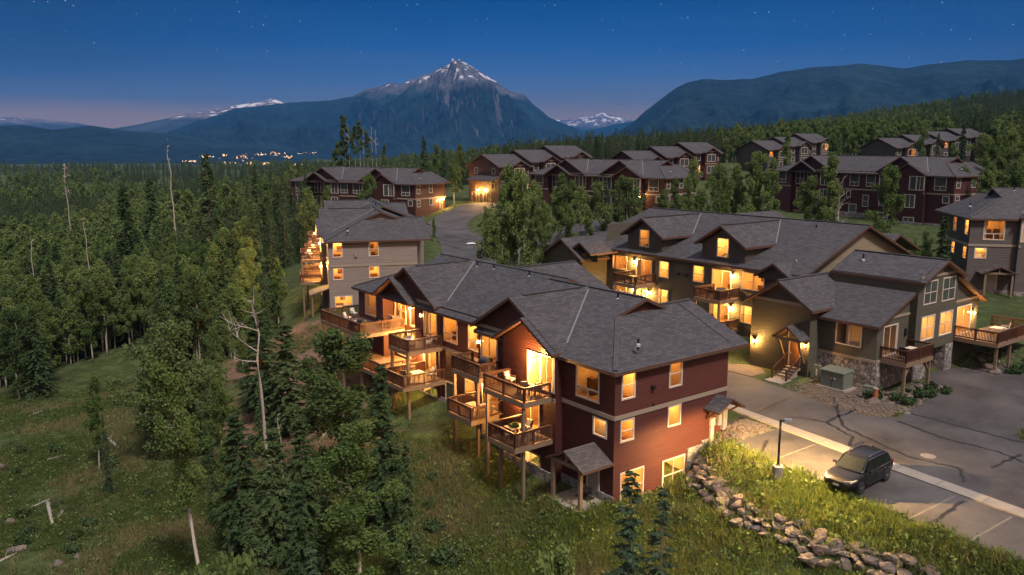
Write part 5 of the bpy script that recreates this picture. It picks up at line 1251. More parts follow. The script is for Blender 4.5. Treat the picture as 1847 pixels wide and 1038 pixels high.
some(((1000, 215, 262, 's0', 1.), (1080, 205, 255, 's1', 1.), (1075, 225, 245, 's2', 1.), (1320, 235, 240, 'a0', 1.), (1420, 205, 240, 'a1', 1.), (1525, 240, 218, 'a2', 1.), (1545, 235, 225, 'a4', 1.), (1660, 190, 235, 'a3', .9), (1735, 205, 222, 's1', 1.), (1690, 190, 240, 's2', .7), (1505, 225, 240, 'm1', 1.)), 'tree beside the stepped townhouses on the hill', 'trees among the stepped townhouses')
# --- bushes and young trees on the banks
rb = random.Random(3)
for i in range(34):
    a, b_ = rb.uniform(-15, -5), rb.uniform(-2, 46); x, y = R.w(a, b_); put(rb.choice(['k0', 'k1', 'k2']), x, y, rb.uniform(.5, 1.3), 'low bush on the bank below the balconies', 'bushes on the bank', cat='bush', name='bush')
for i in range(14):
    x, y = R.w(26.5 + rb.uniform(-2.6, 4.), rb.uniform(-5.8, -2.3)) if i < 9 else R.w(rb.uniform(40, 47), rb.uniform(-8, -6.2)); put('k2', x, y, rb.uniform(.35, .8), 'small dark shrub in the stony bed of the olive townhouse', 'shrubs in the stony bed', cat='bush', name='bush')
for i in range(26):
    px = rb.uniform(20, 420); Yv = rb.uniform(44, 74); x = at_y(px, Yv, -5)
    if px > 250 and Yv < 60: continue
    put(rb.choice(['k0', 'k2', 'k2']), x, Yv, rb.uniform(.3, .9), 'low bush on the dark clearing', 'bushes on the clearing', cat='bush', name='bush')
# ---------------------------------------------------------------- stuff by instancing: far woods and grass
def instancer(name, pts, idx, rz, sc, protos, **k):
    col = bpy.data.collections.new(name + '_kinds')
    for i, p in enumerate(protos): p.name = '%s_%02d' % (name, i); col.objects.link(p)
    me = bpy.data.meshes.new(name); me.vertices.add(len(pts)); me.vertices.foreach_set('co', np.asarray(pts, np.float32).ravel())
    at = me.attributes.new('idx', 'INT', 'POINT'); at.data.foreach_set('value', np.asarray(idx, np.int32))
    at = me.attributes.new('rot', 'FLOAT_VECTOR', 'POINT'); v = np.zeros((len(pts), 3), np.float32); v[:, 2] = rz; at.data.foreach_set('vector', v.ravel())
    at = me.attributes.new('scl', 'FLOAT_VECTOR', 'POINT'); at.data.foreach_set('vector', np.asarray(sc, np.float32).ravel())
    o = bpy.data.objects.new(name, me); COL.objects.link(o); tag(o, kind='stuff', **k)
    ng = bpy.data.node_groups.new(name, 'GeometryNodeTree'); ng.interface.new_socket('Geometry', in_out='INPUT', socket_type='NodeSocketGeometry'); ng.interface.new_socket('Geometry', in_out='OUTPUT', socket_type='NodeSocketGeometry')
    gi, go = ng.nodes.new('NodeGroupInput'), ng.nodes.new('NodeGroupOutput'); ip = ng.nodes.new('GeometryNodeInstanceOnPoints'); ci = ng.nodes.new('GeometryNodeCollectionInfo')
    ci.inputs[0].default_value = col; ci.inputs['Separate Children'].default_value = True; ci.inputs['Reset Children'].default_value = True; ip.inputs['Pick Instance'].default_value = True
    def at_(nm, ty): n = ng.nodes.new('GeometryNodeInputNamedAttribute'); n.data_type = ty; n.inputs[0].default_value = nm; return n.outputs[0]
    ng.links.new(gi.outputs[0], ip.inputs['Points']); ng.links.new(ci.outputs[0], ip.inputs['Instance']); ng.links.new(at_('idx', 'INT'), ip.inputs['Instance Index'])
    ng.links.new(at_('rot', 'FLOAT_VECTOR'), ip.inputs['Rotation']); ng.links.new(at_('scl', 'FLOAT_VECTOR'), ip.inputs['Scale']); ng.links.new(ip.outputs[0], go.inputs[0])
    md = o.modifiers.new('scatter', 'NODES'); md.node_group = ng; return o
def lone(fn, *a, **k):                      # one joined mesh, not in the scene
    o = fn(*a, **k); V, Fc, mi, mats = [], [], [], []
    for c in o.children:
        n = len(V); V += [tuple(v.co) for v in c.data.vertices]; Fc += [tuple(n + i for i in p.vertices) for p in c.data.polygons]; mi += [len(mats)] * len(c.data.polygons); mats.append(c.data.materials[0])
    me = bpy.data.meshes.new('kind'); me.from_pydata(V, [], Fc)
    for m in mats: me.materials.append(m)
    me.polygons.foreach_set('material_index', mi); unlink(o); return bpy.data.objects.new('kind', me)
FK = [lone(aspen, 500 + i, 11, 1.7, .22, 2200, .2) for i in range(4)] + [lone(spruce, 520 + i, 12, 2.0, 1500) for i in range(3)]
P3, I3, R3, S3 = [], [], [], []
def add_far(x, y, z, con, smin=.7, smax=1.1):
    n = len(x); P3.append(np.stack([x, y, z - .2], 1)); I3.append(np.where(con, RNG.integers(4, 7, n), RNG.integers(0, 4, n))); R3.append(RNG.uniform(0, 6.28, n)); s = RNG.uniform(smin, smax, n); S3.append(np.stack([s, s, s * RNG.uniform(.85, 1.15, n)], 1))
add_far(WX[NI:], WY[NI:], WZ[NI:], (con[NI:] > .62))
def farpts(n, pxr, yr, pw=1.6):
    px = RNG.uniform(*pxr, n); y = yr[0] + (yr[1] - yr[0]) * RNG.random(n) ** pw; x = (px - CX) / F * (y * CT + 3); return x, y
# plain on the left
x, y = farpts(7000, (-200, 900), (330, 1500)); keep = (vnoise(x * .009, y * .016, 6) < .50) & ~((np.degrees(np.arctan2(x, y)) > -14) & (y < 420)); x, y = x[keep], y[keep]; add_far(x, y, ground(x, y, False), vnoise(x * .006, y * .006, 15) > .45, .45, 1.25)
# hill at the back and right
x, y = farpts(21000, (560, 2050), (250, 1500), 1.35); kp = np.ones(len(x), bool)
az_ = np.degrees(np.arctan2(x, y)); kp &= (y > np.interp(az_, [-14, -6, 0, 6, 12, 20, 32, 40], [420, 300, 255, 262, 270, 262, 225, 200])); kp &= ~((az_ < -2) & (vnoise(x * .01, y * .01, 31) > .72)); x, y = x[kp], y[kp]
pat = vnoise(x * .009, y * .018, 23) + .25 * vnoise(x * .05, y * .05, 24)
add_far(x, y, ground(x, y, False), pat > .50, .65, 1.05)
x, y = farpts(900, (1780, 2100), (150, 260), 1.); add_far(x, y, ground(x, y), RNG.random(len(x)) > .5)
instancer('far_wood', np.concatenate(P3), np.concatenate(I3), np.concatenate(R3), np.concatenate(S3), FK, label='far woods of aspens and conifers covering the plain and the hillside', cat='wood')
# forested far ridges get small conifers along their slopes is left to their material
# ---------------------------------------------------------------- grass
def tuft(seed, mat, n=26, h=.45, sp=.22):
    r = np.random.default_rng(seed); base = np.stack([r.normal(0, sp, n), r.normal(0, sp, n), np.zeros(n)], 1); d = np.stack([r.normal(0, .38, n), r.normal(0, .38, n), np.ones(n)], 1); ln = h * r.uniform(.5, 1.15, n)[:, None]
    a = r.uniform(0, 6.28, n); U = np.stack([np.cos(a), np.sin(a), a * 0], 1) * .017 * r.uniform(.7, 1.6, n)[:, None]; o = quads(base, U, d * ln / 2, 'tuft', mat, tri=True); COL.objects.unlink(o); return o
def weed(seed, mat, n=14):
    r = np.random.default_rng(seed); C = np.stack([r.normal(0, .22, n), r.normal(0, .22, n), r.uniform(.05, .45, n)], 1); a, b = perp(r, n); s = r.uniform(.05, .12, n)[:, None]; o = quads(C, a * s * .6, b * s, 'weed', mat); COL.objects.unlink(o); return o
TK = [tuft(600 + i, M['grass'], 30, .42) for i in range(3)] + [tuft(610 + i, M['grassd'], 30, .36) for i in range(3)] + [tuft(620 + i, M['dry'], 24, .5) for i in range(2)] + [weed(630, M['leafd']), weed(631, M['leaf'])]
n = 150000; y = 31 + 62 * RNG.random(n) ** 1.25; px = RNG.uniform(-30, 1900, n); x = (px - CX) / F * (y * CT + 21 * ST)
kp = np.ones(n, bool)
for poly in (BAY, GUT, ROAD, APR): kp &= ~polyin(poly, x, y) & (pdist(poly, x, y) > .12)
a_, b_ = np.array(R.loc(x, y)); kp &= ~((a_ > -.8) & (a_ < 13) & (b_ > .05) & (b_ < 37)); kp &= ~((a_ > -2.6) & (a_ < 0.2) & (b_ > .2) & (b_ < 3.3)); kp &= ~((a_ > 24.8) & (b_ > -6.2)); kp &= ~((a_ > 14) & (b_ > -6)); kp &= ~((a_ > 10) & (b_ > -2.4))
a2, b2 = np.array(G2.loc(x, y)); kp &= ~((a2 > -1) & (a2 < 14) & (b2 > 0))
bank = vnoise(x * .16, y * .16, 41); kp &= RNG.random(n) < np.where((a_ < 3) & (a_ > -13) & (b_ > 21) & (b_ < 60), .06 + .4 * (bank > .66), np.clip(-.15 + 1.7 * bank, 0.04, 1))
WL = [(6.9, -.55), (5.6, -1.9), (4.4, -3.6), (3.5, -5.6), (2.9, -7.6), (2.9, -9.4), (3.1, -10.8), (2.6, -12.4), (3.1, -14), (3.2, -15.8), (3.2, -18)]
kp &= (pdist([(p + .1, q) for p, q in WL], a_, b_, False) > .55) | (RNG.random(n) < .12)
d_ = (np.hypot(a_ - 9.6, b_ + 1.6)); kp &= d_ > 1.3
x, y, a_, b_ = x[kp], y[kp], a_[kp], b_[kp]; z = ground(x, y); n = len(x); t = vnoise(x * .22, y * .22, 55) + RNG.normal(0, .12, n)
lush = (a_ > -4) & (b_ < 2)
ix = np.where(t > .70, RNG.integers(6, 8, n), np.where((t < .42) | (x < -14), RNG.integers(3, 6, n), RNG.integers(0, 3, n))); ix = np.where(lush & (RNG.random(n) < .7), RNG.integers(0, 3, n), ix)
ix = np.where(RNG.random(n) < .16, RNG.integers(8, 10, n), ix); s = RNG.uniform(.4, 1.25, n) * np.where(lush, 1.15, .95)
instancer('grass', np.stack([x, y, z - .02], 1), ix, RNG.uniform(0, 6.28, n), np.stack([s, s, s * RNG.uniform(.7, 1.2, n)], 1), TK, label='rough meadow grass growing round the townhouses and the clearing', cat='grass')
# ================================================================ parked car
def paint(name, col):
    m, nt, p, o = newmat(name); p.inputs['Base Color'].default_value = (*col, 1); p.inputs['Metallic'].default_value = .35; p.inputs['Roughness'].default_value = .32
    p.inputs['Coat Weight'].default_value = .45; p.inputs['Coat Roughness'].default_value = .06
    n = noise(nt, coord(nt, 'Object'), 2., 4); L(nt, ramp(nt, n, [(.3, (.28, .28, .28)), (.7, (.42, .42, .42))]), p.inputs['Roughness']); return m
M['car'] = paint('charcoal_car_paint', (.007, .0065, .007)); M['tyre'] = plain('tyre_rubber', (.018, .018, .018), .85, .2); M['alloy'] = plain('alloy', (.38, .37, .36), .3, .1, 3., .9)
M['lens'] = plain('headlamp_lens', (.22, .22, .22), .12, .2, 8., .2, .8); M['carglass'] = plain('tinted_glass', (.010, .012, .012), .08, .2, 2., 0., .35); M['chrome'] = plain('chrome', (.6, .58, .55), .2, .05, 2., 1.); M['plate'] = plain('pale_plate', (.55, .5, .46), .5, .1); M['tail'] = plain('red_lens', (.25, .02, .015), .2, .1)
def subsurf(o, lv=2):
    md = o.modifiers.new('smooth', 'SUBSURF'); md.levels = lv; md.render_levels = lv
    o.data.polygons.foreach_set('use_smooth', [True] * len(o.data.polygons)); return o
def loft(m, secs):
    n = len(secs[0]); k = len(m.v)
    for s in secs: m.v += [m.T(*p) for p in s]
    for i in range(len(secs) - 1):
        for j in range(n - 1): a = k + i * n + j; m.f.append((a, a + 1, a + n + 1, a + n)); m.m.append(0)
    for s in (0, len(secs) - 1): m.f.append(tuple(k + s * n + j for j in (range(n) if s else reversed(range(n))))); m.m.append(0)
def suv(x, y, z, rz):
    root = empty('parked_car', (x, y, z), rz, label='dark charcoal sport utility car parked in the bay beside the lamp post', cat='car')
    st = [(-2.47, .70, .50, .90), (-2.42, .86, .40, 1.0), (-2.15, .95, .33, 1.07), (-1.4, .975, .28, 1.06), (-.4, .975, .27, 1.04), (.6, .975, .27, 1.03), (1.05, .97, .28, 1.05), (1.5, .955, .29, 1.02), (2.0, .92, .32, .95), (2.28, .85, .36, .86), (2.42, .74, .40, .74), (2.47, .62, .44, .66)]
    S = []
    for xx, w, zl, zt in st:
        h = [(w * .82, zl), (w * .96, zl + .1), (w, zl + (zt - zl) * .5), (w * .985, zt - .13), (w * .93, zt - .02), (w * .5, zt + .025)]
        S.append([(xx, -a, b) for a, b in h] + [(xx, 0, zt + .035)] + [(xx, a, b) for a, b in reversed(h)])
    m = MB(); loft(m, S); body = subsurf(m.build('body', M['car'], root, uv=False))
    # cabin
    lo = lambda t: .90; C = []
    cab = [(-2.32, .80, 1.03, .78, 1.06), (-2.12, .87, 1.02, .72, 1.50), (-1.75, .89, 1.02, .70, 1.68), (-.9, .895, 1.02, .71, 1.745), (-.1, .895, 1.02, .71, 1.73), (.30, .895, 1.02, .69, 1.66), (.85, .89, 1.02, .74, 1.30), (1.28, .84, 1.0, .80, 1.045)]
    for xx, w0, z0, w1, z1 in cab:
        h = [(w0, z0), (w0 * .35 + w1 * .65, z0 + (z1 - z0) * .72), (w1 * .97, z1 - .03), (w1 * .7, z1 + .01)]
        C.append([(xx, -a, b) for a, b in h] + [(xx, 0, z1 + .025)] + [(xx, a, b) for a, b in reversed(h)])
    m = MB(); loft(m, C); subsurf(m.build('cabin', M['car'], root, uv=False))
    def panel(nm, pts, mat, parent=root, th=None):
        q = MB(); q.poly(pts); return q.build(nm, M[mat], parent, uv=False)
    w = MB(); n = 8
    def wrow(xx, hw, zz, bow): return [(xx + bow * (1 - (2 * i / n - 1) ** 2), hw * (2 * i / n - 1), zz + .018 * (1 - (2 * i / n - 1) ** 2)) for i in range(n + 1)]
    rows = [wrow(1.22, .74, 1.115, .06), wrow(.86, .69, 1.345, .05), wrow(.46, .64, 1.615, .04)]
    for r0, r1 in zip(rows, rows[1:]):
        for i in range(n): w.poly([r0[i], r0[i + 1], r1[i + 1], r1[i]])
    w.build('windshield', M['carglass'], root, smooth=True, uv=False)
    wp = MB(); wp.bar((1.24, -.55, 1.115), (1.12, .05, 1.195), .025); wp.bar((1.27, .0, 1.12), (1.16, .6, 1.17), .025); wp.build('wiper', M['black'], root, uv=False)
    for sg in (-1, 1):
        Y = lambda z_: sg * (.905 - (z_ - 1.02) * .30 + .012)
        for x0, x1, x2, x3, nm in ((.93, -.08, -.08, .42, 'side_window'), (-.16, -1.08, -1.08, -.16, 'side_window'), (-1.16, -2.0, -1.72, -1.16, 'quarter_window')):
            zt = 1.60 if nm == 'side_window' else 1.58
            panel(nm, [(x0, Y(1.08), 1.08), (x1, Y(1.08), 1.08), (x2, Y(zt), zt), (x3, Y(zt), zt)], 'carglass')
        q = MB(); q.bar((.98, Y(1.06), 1.055), (-2.08, Y(1.06), 1.055), .03); q.bar((-2.08, Y(1.06), 1.055), (-1.78, Y(1.62), 1.62), .03); q.bar((-1.78, Y(1.62), 1.62), (.45, Y(1.64), 1.64), .025); q.build('window_trim', M['chrome'], root, uv=False)
        q = MB(); q.tube([(.2, sg * .63, 1.74), (0, sg * .635, 1.80), (-1.5, sg * .635, 1.80), (-1.75, sg * .62, 1.74)], [.02] * 4, 6); q.build('roof_rail', M['chrome'], root, uv=False)
        q = MB(); q.bar((.72, sg * .92, 1.08), (.74, sg * 1.02, 1.12), .06); q.hexa([(.66, sg * 1.0, 1.06), (.78, sg * 1.0, 1.08), (.78, sg * 1.18, 1.08), (.68, sg * 1.18, 1.06), (.66, sg * 1.0, 1.2), (.76, sg * 1.0, 1.2), (.76, sg * 1.17, 1.19), (.68, sg * 1.17, 1.19)]); q.build('door_mirror', M['car'], root, uv=False)
        for xx in (-.05, -1.0): q = MB(); q.bar((xx, sg * .978, .93), (xx - .2, sg * .978, .935), .03); q.build('door_handle', M['chrome'], root, uv=False)
        for xx in (.98, -.1, -1.12): q = MB(); q.bar((xx, sg * .975, .40), (xx, sg * .979, .98), .012); q.build('door_seam', M['black'], root, uv=False)
        q = MB(); q.bar((1.0, sg * .955, .36), (-1.05, sg * .955, .36), .09, .1); q.bar((.9, sg * .985, .45), (-1.0, sg * .985, .47), .02, .03, 1); q.build('sill', [M['black'], M['chrome']], root, uv=False)
        q = MB(); q.hexa([(2.41, sg * .40, .76), (2.29, sg * .80, .78), (1.93, sg * .93, .86), (2.25, sg * .45, .84), (2.36, sg * .42, .83), (2.22, sg * .80, .86), (1.88, sg * .905, .92), (2.2, sg * .45, .87)]); q.build('headlight', M['lens'], root, uv=False)
        q = MB(); q.box(2.3, 2.405, sg * .58 - .1, sg * .58 + .1, .50, .57); q.build('fog_light', M['lens'], root, uv=False)
        q = MB(); q.hexa([(-2.40, sg * .5, .95), (-2.44, sg * .5, .95), (-2.3, sg * .93, .95), (-2.1, sg * .96, .97), (-2.38, sg * .5, 1.08), (-2.42, sg * .5, 1.08), (-2.28, sg * .91, 1.08), (-2.05, sg * .93, 1.08)]); q.build('tail_light', M['tail'], root, uv=False)
    q = MB(); q.hexa([(2.40, -.52, .60), (2.475, -.46, .60), (2.475, .46, .60), (2.40, .52, .60), (2.36, -.56, .74), (2.43, -.5, .74), (2.43, .5, .74), (2.36, .56, .74)]); q.build('grille', M['black'], root, uv=False)
    q = MB(); q.bar((2.445, -.55, .755), (2.445, .55, .755), .03, .035); q.bar((2.485, -.13, .69), (2.485, .13, .69), .03, .04); q.box(2.46, 2.5, -.05, .05, .66, .72); q.bar((2.44, -.4, .475), (2.44, .4, .475), .03, .03); q.build('chrome_bar', M['chrome'], root, uv=False)
    q = MB(); q.box(2.46, 2.485, -.17, .17, .50, .61); q.build('number_plate', M['plate'], root, uv=False)
    q = MB(); q.hexa([(-1.6, -.03, 1.76), (-1.35, -.03, 1.77), (-1.35, .03, 1.77), (-1.6, .03, 1.76), (-1.62, -.008, 1.86), (-1.55, -.008, 1.86), (-1.55, .008, 1.86), (-1.62, .008, 1.86)]); q.build('antenna', M['black'], root, uv=False)
    for xx in (1.50, -1.40):
        for sg in (-1, 1):
            q = MB(); q.lathe((xx, sg * .90 - .12, .36), [(.20, 0), (.31, .0), (.36, .03), (.365, .12), (.36, .21), (.31, .24), (.20, .24)], 24, 0, 'y'); wo_ = q.build('wheel', M['tyre'], root, smooth=True, uv=False)
            q = MB(); f = sg * .90 + sg * .105
            for k in range(5):
                a = 2 * PI * k / 5 + .3; q.bar((xx, f, .36), (xx + .23 * math.cos(a), f, .36 + .23 * math.sin(a)), .075, .03)
            q.lathe((xx, sg * .90 + (.0 if sg > 0 else -.115), .36), [(.26, 0), (.26, .115), (.215, .115), (.215, 0)], 24, 0, 'y'); q.lathe((xx, f - .015, .36), [(0, 0), (.06, 0), (.06, .035), (0, .035)], 10, 0, 'y'); q.build('rim', M['alloy'], wo_, uv=False)
            q = MB(); q.lathe((xx, sg * .93 - .06, .36), [(0, .115 if sg > 0 else .005), (.26, .115 if sg > 0 else .005), (.26, .06), (0, .06)], 16, 0, 'y'); q.build('brake_disc', M['black'], wo_, uv=False)
            q = MB(); q.lathe((xx, sg * .915 - .06, .37), [(.375, .0), (.375, .12), (.43, .122), (.43, -.0)], 28, 0, 'y'); q.build('wheel_arch', M['black'], root, uv=False)
    return root
cx, cy_ = R.w(8.75, -10.85); suv(cx, cy_, RZ + .01, math.atan2(-R.A[1], -R.A[0]) + .045)
# ================================================================ lamp post
lx, ly = R.w(6.15, -7.35); lz = gz(lx, ly); LP = empty('lamp_post', (lx, ly, lz), label='black parking lamp post on a concrete foot above the boulder wall', cat='lamp post')
zt = z_of(757, ly) - lz
b = MB(); b.lathe((0, 0, 0), [(.30, -.5), (.30, .92), (.27, .96), (0, .96)], 20); b.build('foot', M['concd'], LP, smooth=False, uv=False)
b = MB(); b.box(-.06, .06, -.06, .06, .95, zt); b.lathe((0, 0, .96), [(.16, 0), (.16, .05), (.07, .07)], 12); b.box(-.03, .30, -.035, .035, zt - .1, zt - .04); b.build('pole', M['black'], LP, uv=False)
b = MB(); b.box(.22, .62, -.16, .16, zt - .12, zt + .04); hd = b.build('lamp_head', M['metal'], LP, uv=False)
b = MB(); b.poly([(.25, -.13, zt - .123), (.59, -.13, zt - .123), (.59, .13, zt - .123), (.25, .13, zt - .123)]); b.build('lens', emis('parking_lamp_glow', (1., .66, .28), 30.), hd, uv=False)
sl = bpy.data.lights.new('parking_light', 'SPOT'); sl.energy = 4800; sl.color = (1., .58, .20); sl.spot_size = math.radians(165); sl.spot_blend = .6; sl.shadow_soft_size = .1
so_ = bpy.data.objects.new('parking_light', sl); COL.objects.link(so_); so_.parent = LP; so_.location = (.42, 0, zt - .2)
sl.use_nodes = True; nt = sl.node_tree; em = nt.nodes['Emission']; tcx = N(nt, 'TexCoord'); sz = N(nt, 'SeparateXYZ'); L(nt, tcx.outputs['Normal'], sz.inputs[0])
L(nt, math_(nt, 'MINIMUM', math_(nt, 'POWER', math_(nt, 'MAXIMUM', math_(nt, 'ABSOLUTE', sz.outputs[2]), .08), -2.1), 20.), em.inputs['Strength'])   # wide batwing spread of a street lamp
LP.rotation_euler = (0, 0, -.2)
# ================================================================ boulders and stones
def rockmat():
    m, nt, p, o = newmat('granite_boulder'); v = coord(nt, 'Object'); n1 = noise(nt, v, 2.2, 6, .65); n2 = noise(nt, v, 14., 4, .7); oi = N(nt, 'ObjectInfo')
    c = ramp(nt, n1, [(.3, (.062, .052, .045)), (.5, (.13, .113, .097)), (.7, (.22, .20, .175))])
    c = mix(nt, math_(nt, 'MULTIPLY', oi.outputs['Random'], .65), c, (.155, .105, .078)); c = mix(nt, ramp(nt, n2, [(.45, (0, 0, 0)), (.7, (.6, .6, .6))]), c, (.10, .09, .075))
    L(nt, c, p.inputs['Base Color']); p.inputs['Roughness'].default_value = .9; bump(nt, p, n2, .7, .06); return m
M['rock'] = rockmat()
import bmesh
def rock(seed):
    bm = bmesh.new(); bmesh.ops.create_icosphere(bm, subdivisions=3, radius=.5); r = np.random.default_rng(seed)
    pl = [(rdirs(r, 1)[0], r.uniform(.22, .42)) for _ in range(11)]; sc_ = np.array([1.25, .9, .72]) * r.uniform(.85, 1.15, 3)
    for v in bm.verts:
        c = np.array(v.co)
        for n_, d_ in pl:
            k = c @ n_ - d_
            if k > 0: c = c - n_ * k * .88
        c = c * sc_ * 1.25 + .02 * r.normal(size=3); v.co = c
    me = bpy.data.meshes.new('boulder'); bm.to_mesh(me); bm.free(); me.materials.append(M['rock']); return me
RK = [rock(700 + i) for i in range(6)]
def boulder(x, y, s, label, group, dz=0.):
    o = bpy.data.objects.new('boulder', random.choice(RK)); COL.objects.link(o); o.location = (x, y, gz(x, y) + s * .16 + dz); o.rotation_euler = (random.uniform(-.3, .3), random.uniform(-.3, .3), random.uniform(0, 6.28)); o.scale = (s, s, s * random.uniform(.75, 1.1)); return tag(o, label, 'boulder', group)
WL = [(6.9, -.55), (5.6, -1.9), (4.4, -3.6), (3.5, -5.6), (2.9, -7.6), (2.9, -9.4), (3.1, -10.8), (2.6, -12.4), (3.1, -14), (3.2, -15.8), (3.2, -18)]
random.seed(99); acc = 0
for i in range(len(WL) - 1):
    p, q = WL[i], WL[i + 1]; Ln = math.hypot(q[0] - p[0], q[1] - p[1]); t = 0
    while t < Ln:
        s = random.uniform(.45, 1.0); f = t / Ln; a, b_ = p[0] + (q[0] - p[0]) * f, p[1] + (q[1] - p[1]) * f
        for k in range(3):
            x, y = R.w(a + .05 + k * .48 - .35 + random.uniform(-.12, .12), b_ + random.uniform(-.15, .15)); boulder(x, y, s * random.uniform(.7, 1.), 'granite boulder in the low dry-laid wall below the lamp post', 'boulders of the low wall', dz=.0)
        t += s * .8
for i in range(16):
    x, y = R.w(26.2 + random.uniform(-3.5, 4.5), random.uniform(-6., -2.8)); boulder(x, y, random.uniform(.35, .8), 'boulder in the stony bed below the balcony of the olive townhouse', 'boulders in the stony bed')
for i in range(9):
    x, y = R.w(random.uniform(39, 44), random.uniform(-6, -3)); boulder(x, y, random.uniform(.5, 1.), 'boulder under the corner deck of the olive townhouse', 'boulders under the corner deck')
for px, py, s, lb in ((100, 828, 1.3, 'low grey rock with a pale top on the clearing'), (2, 848, 1.2, 'pale rock at the left edge of the clearing'), (30, 1000, 1.6, 'large flat pale rock in the bottom left corner'), (105, 1022, 1.1, 'pinkish rock near the bottom left corner'), (140, 1010, .9, 'small rock right of the pinkish one'), (85, 764, .7, 'small reddish rock on the clearing'), (20, 945, 1.2, 'dark rock in the heap at the left edge'), (245, 935, .8, 'half-buried rock in the brush on the clearing'), (268, 945, .7, 'smaller half-buried rock beside the other in the brush')):
    x, y = hit(px, py); boulder(x, y, s * .6, lb, None, dz=-.1)
PEB = [bpy.data.objects.new('pebble', rock(720 + i)) for i in range(4)]
pts = []; rs = np.random.default_rng(8)
def bed(n, fa, fb, cond=None):
    a, b_ = rs.uniform(*fa, n), rs.uniform(*fb, n)
    if cond is not None: k = cond(a, b_); a, b_ = a[k], b_[k]
    xy = np.array([R.w(i, j) for i, j in zip(a, b_)]); pts.append(xy)
bed(900, (20.4, 31.8), (-6.2, -2.2), lambda a, b: (b > -6.0 + abs(a - 24) * .05) & ~((a > 26.4) & (b > -1.85)) & (b < -2.3 + (a < 25.5) * 4))
bed(420, (20.4, 26.4), (-3., 3.)); bed(520, (8.9, 12.8), (-2.7, -.1), lambda a, b: a > 8.9 - b * .2); bed(260, (38.5, 44.5), (-6, -2.5)); bed(330, (3.2, 6.2), (-16, -7), lambda a, b: vnoise(a * .9, b * .9, 3) > .55)
bed(160, (5., 7.), (-3, -.5)); bed(260, (-13, -6), (2, 40), lambda a, b: vnoise(a * .3, b * .3, 3) > .6)
xy = np.concatenate(pts); n = len(xy); s = rs.uniform(.07, .25, n); z = ground(xy[:, 0], xy[:, 1])
instancer('gravel', np.stack([xy[:, 0], xy[:, 1], z + .02], 1), rs.integers(0, 4, n), rs.uniform(0, 6, n), np.stack([s, s, s], 1), PEB, label='loose stones of the planting beds and the bank', cat='gravel')
x, y = at_y(850, 128, 6.5), 128; o = bpy.data.objects.new('snow_pile', RK[2].copy()); COL.objects.link(o); o.data.materials.clear(); o.data.materials.append(plain('old_snow', (.62, .62, .64), .9, .1)); o.location = (x, y, gz(x, y) + .15); o.scale = (1.3, .9, .6); o.rotation_euler = (0, 0, .9); tag(o, 'leftover pile of pale snow on the verge of the winding road', 'snow pile')
# ================================================================ logs and stumps on the clearing
def log(x0, y0, x1, y1, r, label):
    p, q = hit(x0, y0), hit(x1, y1); z0, z1 = gz(*p) + r * .8, gz(*q) + r * .8; o = MB(); d = (q[0] - p[0], q[1] - p[1], z1 - z0)
    P = [(d[0] * t, d[1] * t, d[2] * t + random.uniform(-.02, .02)) for t in (0, .3, .6, 1)]; o.tube(P, [r, r * .95, r * .85, r * .7], 9); k = P[1]; o.tube([k, (k[0] + .1, k[1] + .1, k[2] + .45)], [r * .3, r * .12], 5)
    ob = o.build('fallen_log', M['bark'], smooth=True, uv=False); ob.location = (p[0], p[1], z0); tag(ob, label, 'log')
log(52, 754, 76, 743, .09, 'thin pale log lying on the clearing, farthest of the fallen logs'); log(193, 796, 214, 814, .16, 'short broken white log beside the slim young aspen'); log(86, 912, 95, 950, .15, 'white log lying end-on in the clearing'); log(106, 940, 116, 925, .08, 'thin stick right of the white log lying end-on'); log(0, 1018, 30, 1002, .1, 'pale log in the bottom left corner'); log(60, 915, 92, 905, .07, 'thin brown branch above the white log lying end-on'); log(205, 622, 240, 612, .12, 'pale log under the edge of the wood'); log(238, 618, 246, 606, .12, 'short dark log beside the pale one under the edge of the wood'); log(40, 680, 46, 655, .09, 'broken white trunk leaning at the edge of the wood'); log(600, 765, 575, 800, .08, 'bleached branch on the brown bank')
# ================================================================ utility boxes by the olive townhouse
tx, ty = R.w(24.6, .3); T_ = empty('transformer_box', (tx, ty, gz(tx, ty)), R_ := PI / 2 - math.radians(52.8), label='large sage-green transformer cabinet on a slab before the stone wall', cat='utility box')
b = MB(); b.box(-.75, .95, -1.25, 1.25, -.3, .12); b.build('slab', M['conc'], T_, uv=False)
b = MB(); b.box(-.6, .75, -1.0, 1.0, .12, 1.42); b.hexa([(-.68, -1.06, 1.42), (.8, -1.06, 1.42), (.8, 1.06, 1.42), (-.68, 1.06, 1.42), (-.6, -1., 1.5), (.75, -1., 1.58), (.75, 1., 1.58), (-.6, 1., 1.5)]); b.build('cabinet', M['green_box'], T_, uv=False)
b = MB(); b.box(-.615, -.602, -.02, .0, .2, 1.38); b.box(-.63, -.602, -.12, -.06, .7, .95); b.build('door_seam', M['black'], T_, uv=False)
b = MB(); b.box(-.612, -.602, -.35, .05, .82, .95); b.build('notice', M['plate'], T_, uv=False)
x, y = R.w(24.3, -2.6); P_b = empty('utility_pedestal', (x, y, gz(x, y)), R_ + .3, label='small sage-green pedestal box leaning beside the rust-orange pipe', cat='utility box')
b = MB(); b.hexa([(-.15, -.4, -.2), (.15, -.4, -.2), (.15, .4, -.2), (-.15, .4, -.2), (-.05, -.38, 1.0), (.15, -.38, 1.05), (.15, .38, 1.05), (-.05, .38, 1.0)]); b.build('cabinet', M['green_box'], P_b, uv=False); b = MB(); b.box(-.09, -.02, -.36, .36, .97, 1.0); b.build('lid', M['metal'], P_b, uv=False)
x, y = R.w(24.0, -3.35); P_b = empty('standpipe', (x, y, gz(x, y)), 0, label='rust-orange standpipe with a pale cap in the stony bed', cat='pipe')
